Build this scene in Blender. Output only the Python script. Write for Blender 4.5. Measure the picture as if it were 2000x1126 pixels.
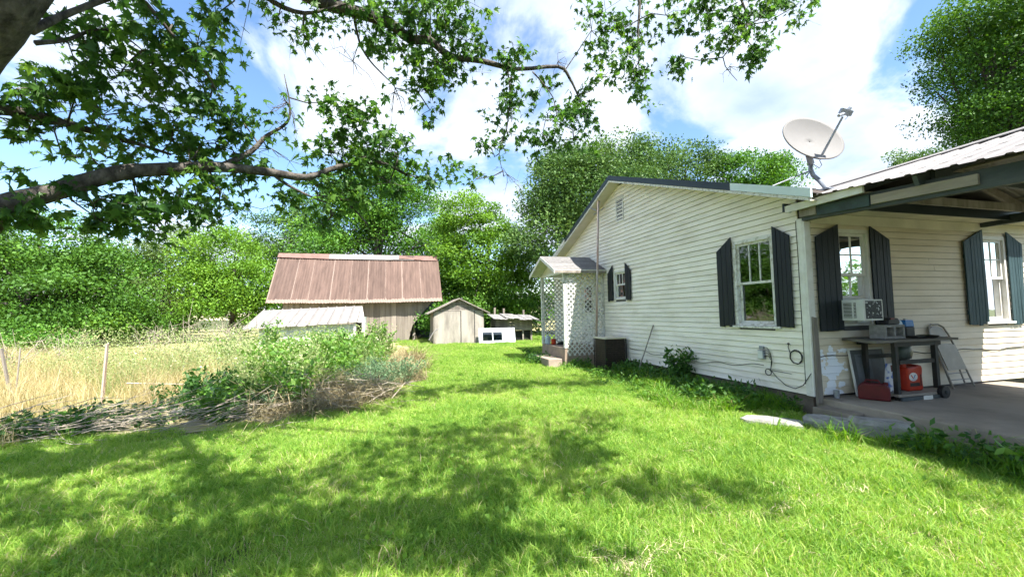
import bpy, math, random
import numpy as np
from mathutils import Vector, Matrix
random.seed(7); rng = np.random.default_rng(7)
R = math.radians
scene = bpy.context.scene
for o in list(bpy.data.objects): bpy.data.objects.remove(o)
col = scene.collection

# ------------------------------------------------------------------ camera
EYE = (-5.728, -4.654, 1.55); FPX = 801.8
_p, _r, _y = R(3.478), R(-0.955), R(-15.138)
_Rp = np.array([[1,0,0],[0,math.cos(_p),math.sin(_p)],[0,-math.sin(_p),math.cos(_p)]])
_Rr = np.array([[math.cos(_r),-math.sin(_r),0],[math.sin(_r),math.cos(_r),0],[0,0,1]])
_M = _Rr @ _Rp
W = np.stack([_M@np.array([math.cos(_y),0,-math.sin(_y)]), _M@np.array([math.sin(_y),0,math.cos(_y)]), _M@np.array([0,-1,0])], 1)
cd = bpy.data.cameras.new('camera'); cam = bpy.data.objects.new('camera', cd); col.objects.link(cam)
cd.sensor_width = 36; cd.lens = FPX/2000*36; cd.clip_start = .05; cd.clip_end = 1500
r_, u_, b_ = W.T@np.array([1,0,0]), -(W.T@np.array([0,1,0])), -(W.T@np.array([0,0,1]))
cam.matrix_world = Matrix(((r_[0],u_[0],b_[0],EYE[0]),(r_[1],u_[1],b_[1],EYE[1]),(r_[2],u_[2],b_[2],EYE[2]),(0,0,0,1)))
scene.camera = cam; scene.cycles.debug_use_spatial_splits = True
EY = np.array(EYE)

# ------------------------------------------------------------------ sky, sun, exposure
SUN = np.array([.20, -.62, 1.0]); SUN /= np.linalg.norm(SUN)
s_el = math.asin(SUN[2]); s_az = math.atan2(SUN[0], SUN[1])
wd = bpy.data.worlds.new('World'); scene.world = wd; wd.use_nodes = True
nt = wd.node_tree; N = nt.nodes; L = nt.links; N.clear()
sky = N.new('ShaderNodeTexSky'); sky.sky_type = 'NISHITA'; sky.sun_disc = False
sky.sun_elevation = s_el; sky.sun_rotation = s_az; sky.air_density = 1.0; sky.dust_density = .2; sky.ozone_density = .8
bgS = N.new('ShaderNodeBackground'); bgS.inputs[1].default_value = .10
bgC = N.new('ShaderNodeBackground'); bgC.inputs[1].default_value = .52
tc = N.new('ShaderNodeTexCoord'); sx = N.new('ShaderNodeSeparateXYZ'); L.new(tc.outputs['Generated'], sx.inputs[0])
def wmath(op, a, b=None):
    n = N.new('ShaderNodeMath'); n.operation = op
    for i, v in enumerate((a, b)):
        if v is None: continue
        if isinstance(v, (int, float)): n.inputs[i].default_value = v
        else: L.new(v, n.inputs[i])
    return n.outputs[0]
den = wmath('ADD', wmath('MAXIMUM', sx.outputs[2], 0.0), .32)
cx = N.new('ShaderNodeCombineXYZ'); L.new(wmath('DIVIDE', sx.outputs[0], den), cx.inputs[0]); L.new(wmath('DIVIDE', sx.outputs[1], den), cx.inputs[1])
mp = N.new('ShaderNodeMapping'); L.new(cx.outputs[0], mp.inputs[0]); mp.inputs['Location'].default_value = (14.158, 19.592, -2.469)
n1 = N.new('ShaderNodeTexNoise'); n1.inputs['Scale'].default_value = 1.55; n1.inputs['Detail'].default_value = 9; n1.inputs['Roughness'].default_value = .56; n1.inputs['Distortion'].default_value = .35
L.new(mp.outputs[0], n1.inputs['Vector'])
rp = N.new('ShaderNodeValToRGB'); rp.color_ramp.elements[0].position = .465; rp.color_ramp.elements[1].position = .555
rp.color_ramp.interpolation = 'EASE'
L.new(n1.outputs[0], rp.inputs[0])
n2 = N.new('ShaderNodeTexNoise'); n2.inputs['Scale'].default_value = 3.2; n2.inputs['Detail'].default_value = 6
L.new(mp.outputs[0], n2.inputs['Vector'])
rc = N.new('ShaderNodeValToRGB'); rc.color_ramp.elements[0].position = .3; rc.color_ramp.elements[0].color = (.42,.53,.74,1)
rc.color_ramp.elements[1].position = .62; rc.color_ramp.elements[1].color = (.80,.86,.93,1)
L.new(n2.outputs[0], rc.inputs[0]); L.new(rc.outputs[0], bgC.inputs[0])
mxw = N.new('ShaderNodeMixShader'); wo = N.new('ShaderNodeOutputWorld')
hsv = N.new('ShaderNodeHueSaturation'); hsv.inputs['Saturation'].default_value = 1.12; L.new(sky.outputs[0], hsv.inputs['Color']); L.new(hsv.outputs[0], bgS.inputs[0]); L.new(wmath('MULTIPLY', rp.outputs[0], .94), mxw.inputs[0]); L.new(bgS.outputs[0], mxw.inputs[1]); L.new(bgC.outputs[0], mxw.inputs[2]); L.new(mxw.outputs[0], wo.inputs[0])
sd = bpy.data.lights.new('sun', 'SUN'); sd.energy = 5.0; sd.angle = R(.55); sd.color = (1,.955,.88)
so = bpy.data.objects.new('sun', sd); col.objects.link(so); so.rotation_euler = Vector(SUN).to_track_quat('Z','Y').to_euler(); so.location = (0,0,30)
scene.view_settings.view_transform = 'Standard'; scene.view_settings.look = 'None'; scene.view_settings.gamma = 1
scene.view_settings.exposure = 1.7
scene.cycles.use_adaptive_sampling = True; scene.cycles.adaptive_threshold = .03
scene.cycles.max_bounces = 6; scene.cycles.diffuse_bounces = 3; scene.cycles.glossy_bounces = 3; scene.cycles.transmission_bounces = 4; scene.cycles.transparent_max_bounces = 8

# ------------------------------------------------------------------ helpers
def at(px, py, d):                    # point on a line of sight at depth d
    return EY + (W.T @ np.array([(px-1000)/FPX, (py-563)/FPX, 1.0]))*d
def onY(Y, px, py):
    d = W.T @ np.array([(px-1000)/FPX, (py-563)/FPX, 1.0]); return EY + d*((Y-EYE[1])/d[1])
def onZ(Z, px, py):
    d = W.T @ np.array([(px-1000)/FPX, (py-563)/FPX, 1.0]); return EY + d*((Z-EYE[2])/d[2])
class MB:
    def __init__(s): s.v = []; s.f = []
    def add(s, vs, fs):
        b = len(s.v); s.v += [tuple(map(float, v)) for v in vs]; s.f += [tuple(b+i for i in f) for f in fs]; return s
    def box(s, x0, x1, y0, y1, z0, z1):
        return s.add([(x0,y0,z0),(x1,y0,z0),(x1,y1,z0),(x0,y1,z0),(x0,y0,z1),(x1,y0,z1),(x1,y1,z1),(x0,y1,z1)],
                     [(0,3,2,1),(4,5,6,7),(0,1,5,4),(1,2,6,5),(2,3,7,6),(3,0,4,7)])
    def obox(s, c, sz, m):            # oriented box: centre, size, 3x3 axes
        c = np.array(c); m = np.array(m); h = np.array(sz)/2
        vs = [c + m.T@(h*np.array(k)) for k in ((-1,-1,-1),(1,-1,-1),(1,1,-1),(-1,1,-1),(-1,-1,1),(1,-1,1),(1,1,1),(-1,1,1))]
        return s.add(vs, [(0,3,2,1),(4,5,6,7),(0,1,5,4),(1,2,6,5),(2,3,7,6),(3,0,4,7)])
    def bar(s, a, b, w, t, up=(0,0,1)):   # rectangular bar from a to b
        a = np.array(a, float); b = np.array(b, float); x = b-a; ln = np.linalg.norm(x); x /= ln
        y = np.cross(up, x); n = np.linalg.norm(y)
        y = np.array([0,1.,0]) if n < 1e-6 else y/n
        return s.obox((a+b)/2, (ln, w, t), (x, y, np.cross(x, y)))
    def hexa(s, b4, t4):
        return s.add(list(b4)+list(t4), [(0,3,2,1),(4,5,6,7),(0,1,5,4),(1,2,6,5),(2,3,7,6),(3,0,4,7)])
    def prism(s, pts, d):             # polygon extruded by vector d
        n = len(pts); d = np.array(d, float)
        return s.add([np.array(p, float) for p in pts]+[np.array(p, float)+d for p in pts],
                     [tuple(range(n))[::-1], tuple(range(n,2*n))]+[(i,(i+1)%n,n+(i+1)%n,n+i) for i in range(n)])
    def tube(s, pts, rad, k=8, caps=True):
        pts = [np.array(p, float) for p in pts]; n = len(pts)
        if not hasattr(rad, '__len__'): rad = [rad]*n
        rings = []; prev = None
        for i in range(n):
            t = pts[min(i+1,n-1)]-pts[max(i-1,0)]; t /= (np.linalg.norm(t)+1e-9)
            if prev is None:
                a = np.cross(t, (0,0,1.0)); a = np.array([1.,0,0]) if np.linalg.norm(a) < 1e-3 else a
            else: a = prev-t*np.dot(prev, t)
            a /= (np.linalg.norm(a)+1e-9); prev = a; b = np.cross(t, a)
            rings.append([pts[i]+rad[i]*(math.cos(2*math.pi*j/k)*a+math.sin(2*math.pi*j/k)*b) for j in range(k)])
        vs = [v for r in rings for v in r]
        fs = [(i*k+j, i*k+(j+1)%k, (i+1)*k+(j+1)%k, (i+1)*k+j) for i in range(n-1) for j in range(k)]
        if caps: fs += [tuple(range(k))[::-1], tuple(range((n-1)*k, n*k))]
        return s.add(vs, fs)
    def lathe(s, c, prof, k=16, axes=((1,0,0),(0,1,0),(0,0,1))):
        c = np.array(c, float); ax = np.array(axes, float); vs = []
        for r, h in prof:
            for j in range(k):
                a = 2*math.pi*j/k; vs.append(c+ax[0]*r*math.cos(a)+ax[1]*r*math.sin(a)+ax[2]*h)
        n = len(prof)
        fs = [(i*k+j, i*k+(j+1)%k, (i+1)*k+(j+1)%k, (i+1)*k+j) for i in range(n-1) for j in range(k)]
        fs += [tuple(range(k))[::-1], tuple(range((n-1)*k, n*k))]
        return s.add(vs, fs)
def fastmesh(name, V, F, attrs=None):   # V (n,3), F (m,k) same-size faces
    me = bpy.data.meshes.new(name); V = np.asarray(V, np.float32); F = np.asarray(F, np.int32); m, k = F.shape
    me.vertices.add(len(V)); me.vertices.foreach_set('co', V.ravel())
    me.loops.add(m*k); me.loops.foreach_set('vertex_index', F.ravel())
    me.polygons.add(m); me.polygons.foreach_set('loop_start', np.arange(0, m*k, k, dtype=np.int32)); me.polygons.foreach_set('loop_total', np.full(m, k, np.int32))
    for an, av in (attrs or {}).items():
        a = me.attributes.new(an, 'FLOAT', 'POINT'); a.data.foreach_set('value', np.asarray(av, np.float32))
    me.update(calc_edges=True); return me
ROOTLOC = {}
def obj(name, mb, mat, parent=None, smooth=False, bevel=0, base=None, sub=0):
    me = bpy.data.meshes.new(name)
    off = np.array(base if base is not None else (ROOTLOC.get(parent.name, (0,0,0)) if parent else (0,0,0)), float)
    me.from_pydata([tuple(np.array(v)-off) for v in mb.v], [], mb.f); me.update()
    o = bpy.data.objects.new(name, me); col.objects.link(o)
    if mat: me.materials.append(mat)
    if parent: o.parent = parent; ROOTLOC[o.name] = ROOTLOC.get(parent.name, (0,0,0))
    elif base is not None: o.location = off; ROOTLOC[o.name] = tuple(off)
    if smooth: me.polygons.foreach_set('use_smooth', [True]*len(me.polygons))
    if bevel:
        b = o.modifiers.new('bevel', 'BEVEL'); b.width = bevel; b.segments = 2; b.limit_method = 'ANGLE'; b.angle_limit = R(40)
    if sub:
        b = o.modifiers.new('sub', 'SUBSURF'); b.levels = sub; b.render_levels = sub
    return o
def mobj(name, me, mat, parent=None):
    o = bpy.data.objects.new(name, me); col.objects.link(o); me.materials.append(mat)
    if parent: o.parent = parent
    return o
def textobj(name, cu, m):
    t = bpy.data.objects.new(name, cu); col.objects.link(t); bpy.context.view_layer.update()
    me = bpy.data.meshes.new_from_object(t.evaluated_get(bpy.context.evaluated_depsgraph_get())); bpy.data.objects.remove(t)
    o = bpy.data.objects.new(name, me); me.materials.clear(); me.materials.append(m); col.objects.link(o); return o
def tag(o, label=None, cat=None, group=None, kind=None):
    if label: o['label'] = label
    if cat: o['category'] = cat
    if group: o['group'] = group
    if kind: o['kind'] = kind
    return o
def thing(name, loc, label, cat, group=None):
    o = bpy.data.objects.new(name, None); col.objects.link(o); o.location = loc; o.empty_display_size = .2
    ROOTLOC[o.name] = tuple(float(v) for v in loc); return tag(o, label, cat, group)

# ------------------------------------------------------------------ materials
def mat(name, c1, c2=None, scale=4.0, rough=.75, bump=0, bscale=30, metal=0, detail=5, lo=.35, hi=.65, stretch=(1,1,1), spec=.3, rand=0, coord='Object'):
    m = bpy.data.materials.new(name); m.use_nodes = True; nt = m.node_tree; n = nt.nodes; l = nt.links
    p = n['Principled BSDF']; p.inputs['Roughness'].default_value = rough; p.inputs['Metallic'].default_value = metal
    p.inputs['Specular IOR Level'].default_value = spec
    c1 = (*c1, 1); c2 = (*c2, 1) if c2 else tuple(v*.82 for v in c1[:3])+(1,)
    t = n.new('ShaderNodeTexCoord'); mpn = n.new('ShaderNodeMapping'); mpn.inputs['Scale'].default_value = stretch
    l.new(t.outputs[coord], mpn.inputs[0])
    ns = n.new('ShaderNodeTexNoise'); ns.inputs['Scale'].default_value = scale; ns.inputs['Detail'].default_value = detail; ns.inputs['Roughness'].default_value = .62
    l.new(mpn.outputs[0], ns.inputs['Vector'])
    r = n.new('ShaderNodeValToRGB'); e = r.color_ramp.elements; e[0].position = lo; e[0].color = c2; e[1].position = hi; e[1].color = c1
    l.new(ns.outputs[0], r.inputs[0]); out = r.outputs[0]
    if rand:
        oi = n.new('ShaderNodeObjectInfo'); mr = n.new('ShaderNodeMapRange'); mr.inputs['To Min'].default_value = 1-rand; mr.inputs['To Max'].default_value = 1+rand*.6
        l.new(oi.outputs['Random'], mr.inputs[0]); hs = n.new('ShaderNodeHueSaturation'); l.new(mr.outputs[0], hs.inputs['Value']); l.new(out, hs.inputs['Color']); out = hs.outputs[0]
    l.new(out, p.inputs['Base Color'])
    if bump:
        nb = n.new('ShaderNodeTexNoise'); nb.inputs['Scale'].default_value = bscale; nb.inputs['Detail'].default_value = 6; l.new(mpn.outputs[0], nb.inputs['Vector'])
        b = n.new('ShaderNodeBump'); b.inputs['Strength'].default_value = bump; b.inputs['Distance'].default_value = .02; l.new(nb.outputs[0], b.inputs['Height']); l.new(b.outputs[0], p.inputs['Normal'])
    m['nodes'] = 1
    return m
def leafmat(name, stops, trans=.35, rough=.55, wscale=.25, wamt=.25, gloss=.25):
    """stops: list of (pos,color) over the per-leaf tint attribute; broad world-space variation on top"""
    m = bpy.data.materials.new(name); m.use_nodes = True; nt = m.node_tree; n = nt.nodes; l = nt.links; n.clear()
    a = n.new('ShaderNodeAttribute'); a.attribute_name = 'tint'
    g = n.new('ShaderNodeNewGeometry'); ns = n.new('ShaderNodeTexNoise'); ns.inputs['Scale'].default_value = wscale; ns.inputs['Detail'].default_value = 7; ns.inputs['Roughness'].default_value = .68
    l.new(g.outputs['Position'], ns.inputs['Vector'])
    ma = n.new('ShaderNodeMath'); ma.operation = 'MULTIPLY_ADD'; l.new(ns.outputs[0], ma.inputs[0]); ma.inputs[1].default_value = wamt*2; ma.inputs[2].default_value = -wamt
    ad = n.new('ShaderNodeMath'); l.new(a.outputs['Fac'], ad.inputs[0]); l.new(ma.outputs[0], ad.inputs[1])
    r = n.new('ShaderNodeValToRGB'); e = r.color_ramp.elements
    e[0].position = stops[0][0]; e[0].color = (*stops[0][1], 1); e[1].position = stops[-1][0]; e[1].color = (*stops[-1][1], 1)
    for p_, c_ in stops[1:-1]: k = e.new(p_); k.color = (*c_, 1)
    l.new(ad.outputs[0], r.inputs[0])
    d = n.new('ShaderNodeBsdfPrincipled'); d.inputs['Roughness'].default_value = rough; d.inputs['Specular IOR Level'].default_value = gloss; l.new(r.outputs[0], d.inputs['Base Color'])
    t = n.new('ShaderNodeBsdfTranslucent'); hs = n.new('ShaderNodeHueSaturation'); hs.inputs['Hue'].default_value = .485; hs.inputs['Saturation'].default_value = 1.1; hs.inputs['Value'].default_value = 1.35
    l.new(r.outputs[0], hs.inputs['Color']); l.new(hs.outputs[0], t.inputs[0])
    mx = n.new('ShaderNodeMixShader'); mx.inputs[0].default_value = trans; l.new(d.outputs[0], mx.inputs[1]); l.new(t.outputs[0], mx.inputs[2])
    o = n.new('ShaderNodeOutputMaterial'); l.new(mx.outputs[0], o.inputs[0]); return m
def glassmat(name, tint=(.75,.8,.8), refl=.12):
    m = bpy.data.materials.new(name); m.use_nodes = True; nt = m.node_tree; n = nt.nodes; l = nt.links; n.clear()
    tr = n.new('ShaderNodeBsdfTransparent'); tr.inputs[0].default_value = (*tint, 1)
    gl = n.new('ShaderNodeBsdfGlossy'); gl.inputs['Roughness'].default_value = .015; gl.inputs[0].default_value = (.95,.97,1,1)
    fr = n.new('ShaderNodeFresnel'); fr.inputs[0].default_value = 1.6
    ns = n.new('ShaderNodeTexNoise'); ns.inputs['Scale'].default_value = 1.7; tc_ = n.new('ShaderNodeTexCoord'); l.new(tc_.outputs['Object'], ns.inputs['Vector'])
    bp = n.new('ShaderNodeBump'); bp.inputs['Strength'].default_value = .05; bp.inputs['Distance'].default_value = .05; l.new(ns.outputs[0], bp.inputs['Height']); l.new(bp.outputs[0], gl.inputs['Normal'])
    ad = n.new('ShaderNodeMath'); ad.inputs[1].default_value = refl; l.new(fr.outputs[0], ad.inputs[0]); ad.use_clamp = True
    mx = n.new('ShaderNodeMixShader'); l.new(ad.outputs[0], mx.inputs[0]); l.new(tr.outputs[0], mx.inputs[1]); l.new(gl.outputs[0], mx.inputs[2])
    o = n.new('ShaderNodeOutputMaterial'); l.new(mx.outputs[0], o.inputs[0]); return m
M = {}
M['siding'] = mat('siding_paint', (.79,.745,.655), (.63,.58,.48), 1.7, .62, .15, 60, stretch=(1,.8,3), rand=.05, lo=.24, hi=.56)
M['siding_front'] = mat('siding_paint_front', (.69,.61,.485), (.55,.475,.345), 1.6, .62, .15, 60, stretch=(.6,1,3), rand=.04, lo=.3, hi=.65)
M['white'] = mat('white_paint', (.66,.65,.62), (.56,.54,.49), 6, .55, .12, 50)
M['oldwhite'] = mat('flaking_white_paint', (.64,.63,.60), (.40,.38,.33), 14, .7, .3, 60, lo=.38, hi=.52)
M['navy'] = mat('navy_shutter_paint', (.006,.010,.014), (.010,.015,.019), 9, .55, .2, 40, stretch=(1,1,.3))
M['green'] = mat('faded_green_shutter_paint', (.014,.034,.038), (.03,.058,.065), 7, .6, .2, 40, stretch=(1,1,.3))
M['darktrim'] = mat('dark_green_metal_trim', (.02,.03,.034), (.03,.038,.042), 3, .4, metal=.2)
M['paletrim'] = mat('pale_metal_trim', (.60,.69,.70), (.52,.61,.62), 3, .4)
M['roofmetal'] = mat('brown_roof_metal', (.12,.10,.09), (.08,.07,.065), 3, .45)
M['whitemetal'] = mat('white_roof_metal', (.235,.218,.208), (.20,.186,.178), 2, .55, metal=.1)
M['concrete'] = mat('slab_concrete', (.29,.25,.20), (.105,.09,.072), .8, .85, .35, 40, lo=.3, hi=.62)
M['foundation'] = mat('stained_foundation', (.20,.165,.135), (.09,.075,.065), 3, .9, .5, 20)
M['stone'] = mat('limestone', (.33,.32,.30), (.20,.195,.18), 5, .9, .6, 25)
M['greywood'] = mat('weathered_grey_wood', (.30,.27,.235), (.15,.13,.11), 5, .85, .5, 30, stretch=(1,1,.12), rand=.2)
M['barnwood'] = mat('barn_board', (.27,.235,.195), (.16,.135,.11), 4, .85, .4, 30, stretch=(1,1,.1), rand=.22)
M['darkwood'] = mat('dark_timber', (.075,.085,.085), (.04,.05,.055), 5, .7, .3, 30, stretch=(.3,.3,1))
M['beamgreen'] = mat('green_painted_beam', (.045,.075,.075), (.03,.042,.045), 4, .65, .3, 30)
M['tanwood'] = mat('bare_plank', (.34,.30,.25), (.22,.19,.16), 5, .8, .4, 30, stretch=(1,.15,1))
M['cream'] = mat('cream_soffit_paint', (.62,.57,.46), (.50,.46,.36), 2, .7)
M['dishgrey'] = mat('dish_enamel', (.17,.165,.162), (.155,.15,.147), 3, .7)
M['steel'] = mat('galvanised_steel', (.30,.32,.36), (.22,.235,.26), 8, .45, metal=.5)
M['black'] = mat('black_rubber', (.012,.012,.013), (.02,.02,.02), 8, .5)
M['darkmetal'] = mat('dark_bench_steel', (.018,.024,.024), (.035,.03,.026), 9, .6, metal=.2)
M['rust'] = mat('rusty_pipe', (.36,.22,.16), (.45,.40,.37), 7, .7, .3, 50, stretch=(1,1,.25))
M['redcan'] = mat('red_can_paint', (.115,.01,.012), (.075,.008,.009), 6, .45)
M['benchtop'] = mat('oily_bench_plank', (.085,.075,.062), (.16,.145,.12), 5, .75, .4, 30, stretch=(.2,1,1))
M['orange'] = mat('orange_red_plastic', (.42,.032,.012), (.34,.025,.01), 4, .35)
M['blue'] = mat('blue_plastic', (.03,.16,.42), None, 4, .35)
M['clear'] = mat('milky_plastic', (.45,.55,.62), None, 4, .3)
M['block'] = mat('cinder_block', (.27,.265,.25), (.18,.175,.165), 20, .95, .6, 60)
M['chair'] = mat('tan_chair_enamel', (.26,.235,.20), (.20,.18,.155), 5, .4, metal=.1)
M['acwhite'] = mat('appliance_white', (.66,.67,.65), (.56,.57,.54), 3, .45)
M['glass'] = glassmat('window_glass'); M['glassdull'] = glassmat('dusty_glass', (.6,.63,.62), .05)
M['curtain'] = mat('pale_curtain', (.26,.28,.25), (.16,.18,.16), 6, .9, stretch=(5,1,.5))
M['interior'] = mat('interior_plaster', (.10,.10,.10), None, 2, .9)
M['shingle'] = mat('grey_shingle', (.20,.193,.19), (.135,.13,.126), 12, .9, .4, 60, rand=.15)
M['plywood'] = mat('weathered_plywood', (.35,.32,.275), (.19,.17,.145), 2.4, .85, .3, 20, stretch=(1,1,.25), lo=.35, hi=.6)
M['tin'] = mat('grey_tin_roof', (.26,.24,.228), (.21,.195,.183), 3, .6, metal=.15, rand=.06)
M['greenwhite'] = mat('pale_sheet_wall', (.62,.68,.66), (.48,.54,.52), 2, .6)
M['condenser'] = mat('condenser_grille', (.016,.014,.012), (.035,.026,.02), 14, .6, .3, 40)
M['bark'] = mat('grey_bark', (.10,.088,.075), (.045,.04,.035), 9, .9, .9, 22, stretch=(1,1,.45))
M['twig'] = mat('dead_twig', (.42,.36,.29), (.26,.22,.175), 9, .85)
M['tar'] = mat('tattered_roofing', (.28,.27,.26), (.10,.10,.10), 5, .8, .5, 20)
# barn sheet: rust with bare metal along the lapped side and the drip edge
def rustsheet():
    m = mat('rusty_corrugated_sheet', (.135,.088,.07), (.075,.048,.038), 2.2, .8, rand=.14, lo=.3, hi=.68, stretch=(2.2,.3,.3))
    n = m.node_tree.nodes; l = m.node_tree.links; p = n['Principled BSDF']; src = p.inputs['Base Color'].links[0].from_socket
    t = n.new('ShaderNodeTexCoord'); s = n.new('ShaderNodeSeparateXYZ'); au = n.new('ShaderNodeAttribute'); au.attribute_name = 'across'; av = n.new('ShaderNodeAttribute'); av.attribute_name = 'along'
    ns = n.new('ShaderNodeTexNoise'); ns.inputs['Scale'].default_value = 9; ns.inputs['Detail'].default_value = 5; l.new(t.outputs['Generated'], ns.inputs['Vector'])
    def edge(sock, w):
        a = n.new('ShaderNodeMath'); a.operation = 'MULTIPLY_ADD'; l.new(ns.outputs[0], a.inputs[0]); a.inputs[1].default_value = -w*1.3; a.inputs[2].default_value = w*1.75
        b = n.new('ShaderNodeMath'); b.operation = 'LESS_THAN'; l.new(sock, b.inputs[0]); l.new(a.outputs[0], b.inputs[1]); return b.outputs[0]
    mxm = n.new('ShaderNodeMath'); mxm.operation = 'MAXIMUM'; l.new(edge(au.outputs['Fac'], .05), mxm.inputs[0]); l.new(edge(av.outputs['Fac'], .06), mxm.inputs[1])
    mx = n.new('ShaderNodeMix'); mx.data_type = 'RGBA'; l.new(mxm.outputs[0], mx.inputs[0]); l.new(src, mx.inputs[6]); mx.inputs[7].default_value = (.22,.165,.135,1); l.new(mx.outputs[2], p.inputs['Base Color'])
    return m
M['rustsheet'] = rustsheet()
M['rustplain'] = mat('rust_scrap', (.21,.12,.10), (.13,.08,.065), 3, .7)
# front siding: leftover patches of fresh white paint near the corner
def patchy():
    m = M['siding_front']; n = m.node_tree.nodes; l = m.node_tree.links; p = n['Principled BSDF']; src = p.inputs['Base Color'].links[0].from_socket
    g = n.new('ShaderNodeNewGeometry'); s = n.new('ShaderNodeVectorMath'); s.operation = 'SUBTRACT'; l.new(g.outputs['Position'], s.inputs[0]); s.inputs[1].default_value = (.36,0,.62)
    sc = n.new('ShaderNodeVectorMath'); sc.operation = 'MULTIPLY'; l.new(s.outputs[0], sc.inputs[0]); sc.inputs[1].default_value = (2.6,0,1.9)
    ln = n.new('ShaderNodeVectorMath'); ln.operation = 'LENGTH'; l.new(sc.outputs[0], ln.inputs[0])
    ns = n.new('ShaderNodeTexNoise'); ns.inputs['Scale'].default_value = 5; ns.inputs['Detail'].default_value = 5; l.new(g.outputs['Position'], ns.inputs['Vector'])
    a = n.new('ShaderNodeMath'); a.operation = 'MULTIPLY_ADD'; l.new(ns.outputs[0], a.inputs[0]); a.inputs[1].default_value = 2.4; l.new(ln.outputs['Value'], a.inputs[2])
    b = n.new('ShaderNodeMath'); b.operation = 'LESS_THAN'; l.new(a.outputs[0], b.inputs[0]); b.inputs[1].default_value = 1.75
    mx = n.new('ShaderNodeMix'); mx.data_type = 'RGBA'; l.new(b.outputs[0], mx.inputs[0]); l.new(src, mx.inputs[6]); mx.inputs[7].default_value = (.74,.77,.82,1); l.new(mx.outputs[2], p.inputs['Base Color'])
patchy()

# ------------------------------------------------------------------ ground
M['ground'] = mat('lawn_soil', (.055,.085,.022), (.085,.08,.035), .9, .95, .5, 12)
M['field'] = mat('dry_field_soil', (.40,.33,.17), (.26,.26,.10), .35, .95, .5, 6)
tag(obj('ground', MB().add([(-300,-200,0),(300,-200,0),(300,400,0),(-300,400,0)], [(0,1,2,3)]), M['ground']), 'green mown lawn ground reaching out past the buildings', 'ground', kind='structure')
edge = [(-40,1.6),(-11.5,1.75),(-9.5,1.9),(-7.6,2.1),(-6.6,2.7),(-5.7,4.0),(-5.25,5.2),(-5.1,7),(-5.0,9),(-5.1,12),(-5.6,19),(-20,60),(-120,60),(-120,2)]
tag(obj('dry_field', MB().add([(x,y,.006) for x,y in edge], [tuple(range(len(edge)))]), M['field']), 'tan dry field of uncut grass left of the lawn', 'field', kind='structure')
tag(obj('far_field', MB().add([(-3,30,.008),(30,26,.008),(40,70,.008),(-10,70,.008)], [(0,1,2,3)]), M['field']), 'strip of pale tan field seen past the porch', 'field', kind='structure')

# ------------------------------------------------------------------ house
ZB, LAP = .30, .1016; RY, RZ, SL = 5.1, 5.19, .364           # siding start, exposure, ridge y, ridge z, slope
house = thing('house', (0,0,0), 'white lap-sided house with dark shutters and a low gable', 'house')
def roofz(y): return RZ-SL*abs(y-RY)
HX, HY = 9.5, 10.2
def opening_split(a, b, z0, z1, opens):
    segs = [(a,b)]
    for (p,q,zz0,zz1) in opens:
        if z1 <= zz0+.002 or z0 >= zz1-.002: continue
        ns = []
        for s,e in segs:
            if q <= s or p >= e: ns.append((s,e)); continue
            if p > s: ns.append((s,p))
            if q < e: ns.append((q,e))
        segs = ns
    return [s for s in segs if s[1]-s[0] > .01]
SIDEWIN = (.55,1.27,1.285,2.70); SMALLWIN = (4.98,5.53,1.88,2.62); VENT = (4.955,5.345,3.98,4.64)
gopen = [SIDEWIN, SMALLWIN]
FW1 = (.62,1.18,1.285,2.69); FW2 = (3.86,4.40,1.285,2.69); fopen = [FW1, FW2]
i = 0
while True:
    z0 = ZB+i*LAP; z1 = z0+LAP-.006
    if z0 > 4.96: break
    wb = (5.03-z0)/SL; wt = max((5.03-z1)/SL, .02)
    cuts = opening_split(max(.085, RY-wb), min(HY, RY+wb), z0, z1, gopen)
    fin = []
    for s,e in cuts:
        if s < 4.9 < e and e-s > 2.5:
            j = 4.97 if i > 21 else random.uniform(1.9,4.6)
            if i > 21 or random.random() < .8: fin += [(s,j-.002),(j+.002,e)]; continue
        fin.append((s,e))
    for s,e in fin:
        st = s if s > RY-wb+1e-6 else RY-wt; et = e if e < RY+wb-1e-6 else RY+wt
        st = max(st, s); et = min(et, e); dz = random.uniform(-.0015,.0015)
        x0 = -.024-random.uniform(0,.004)
        b = MB().hexa([(x0,s,z0+dz),(.0,s,z0+dz),(.0,e,z0+dz),(x0,e,z0+dz)], [(-.008,st,z1),(.0,st,z1),(.0,et,z1),(-.008,et,z1)])
        obj('siding_board', b, M['siding'], house)
    i += 1
for i in range(26):
    z0 = ZB+i*LAP; z1 = z0+LAP-.005
    for s,e in opening_split(.085, HX, z0, z1, fopen):
        if s < 2.4 < e and random.random() < .4: parts_ = [(s, 2.4+random.uniform(-.6,.6))]; parts_ += [(parts_[0][1]+.003, e)]
        else: parts_ = [(s,e)]
        for a,b_ in parts_:
            y0 = -.022-random.uniform(0,.003)
            obj('siding_board', MB().hexa([(a,y0,z0),(b_,y0,z0),(b_,0,z0),(a,0,z0)], [(a,-.008,z1),(b_,-.008,z1),(b_,0,z1),(a,0,z1)]), M['siding_front'], house)
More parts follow.
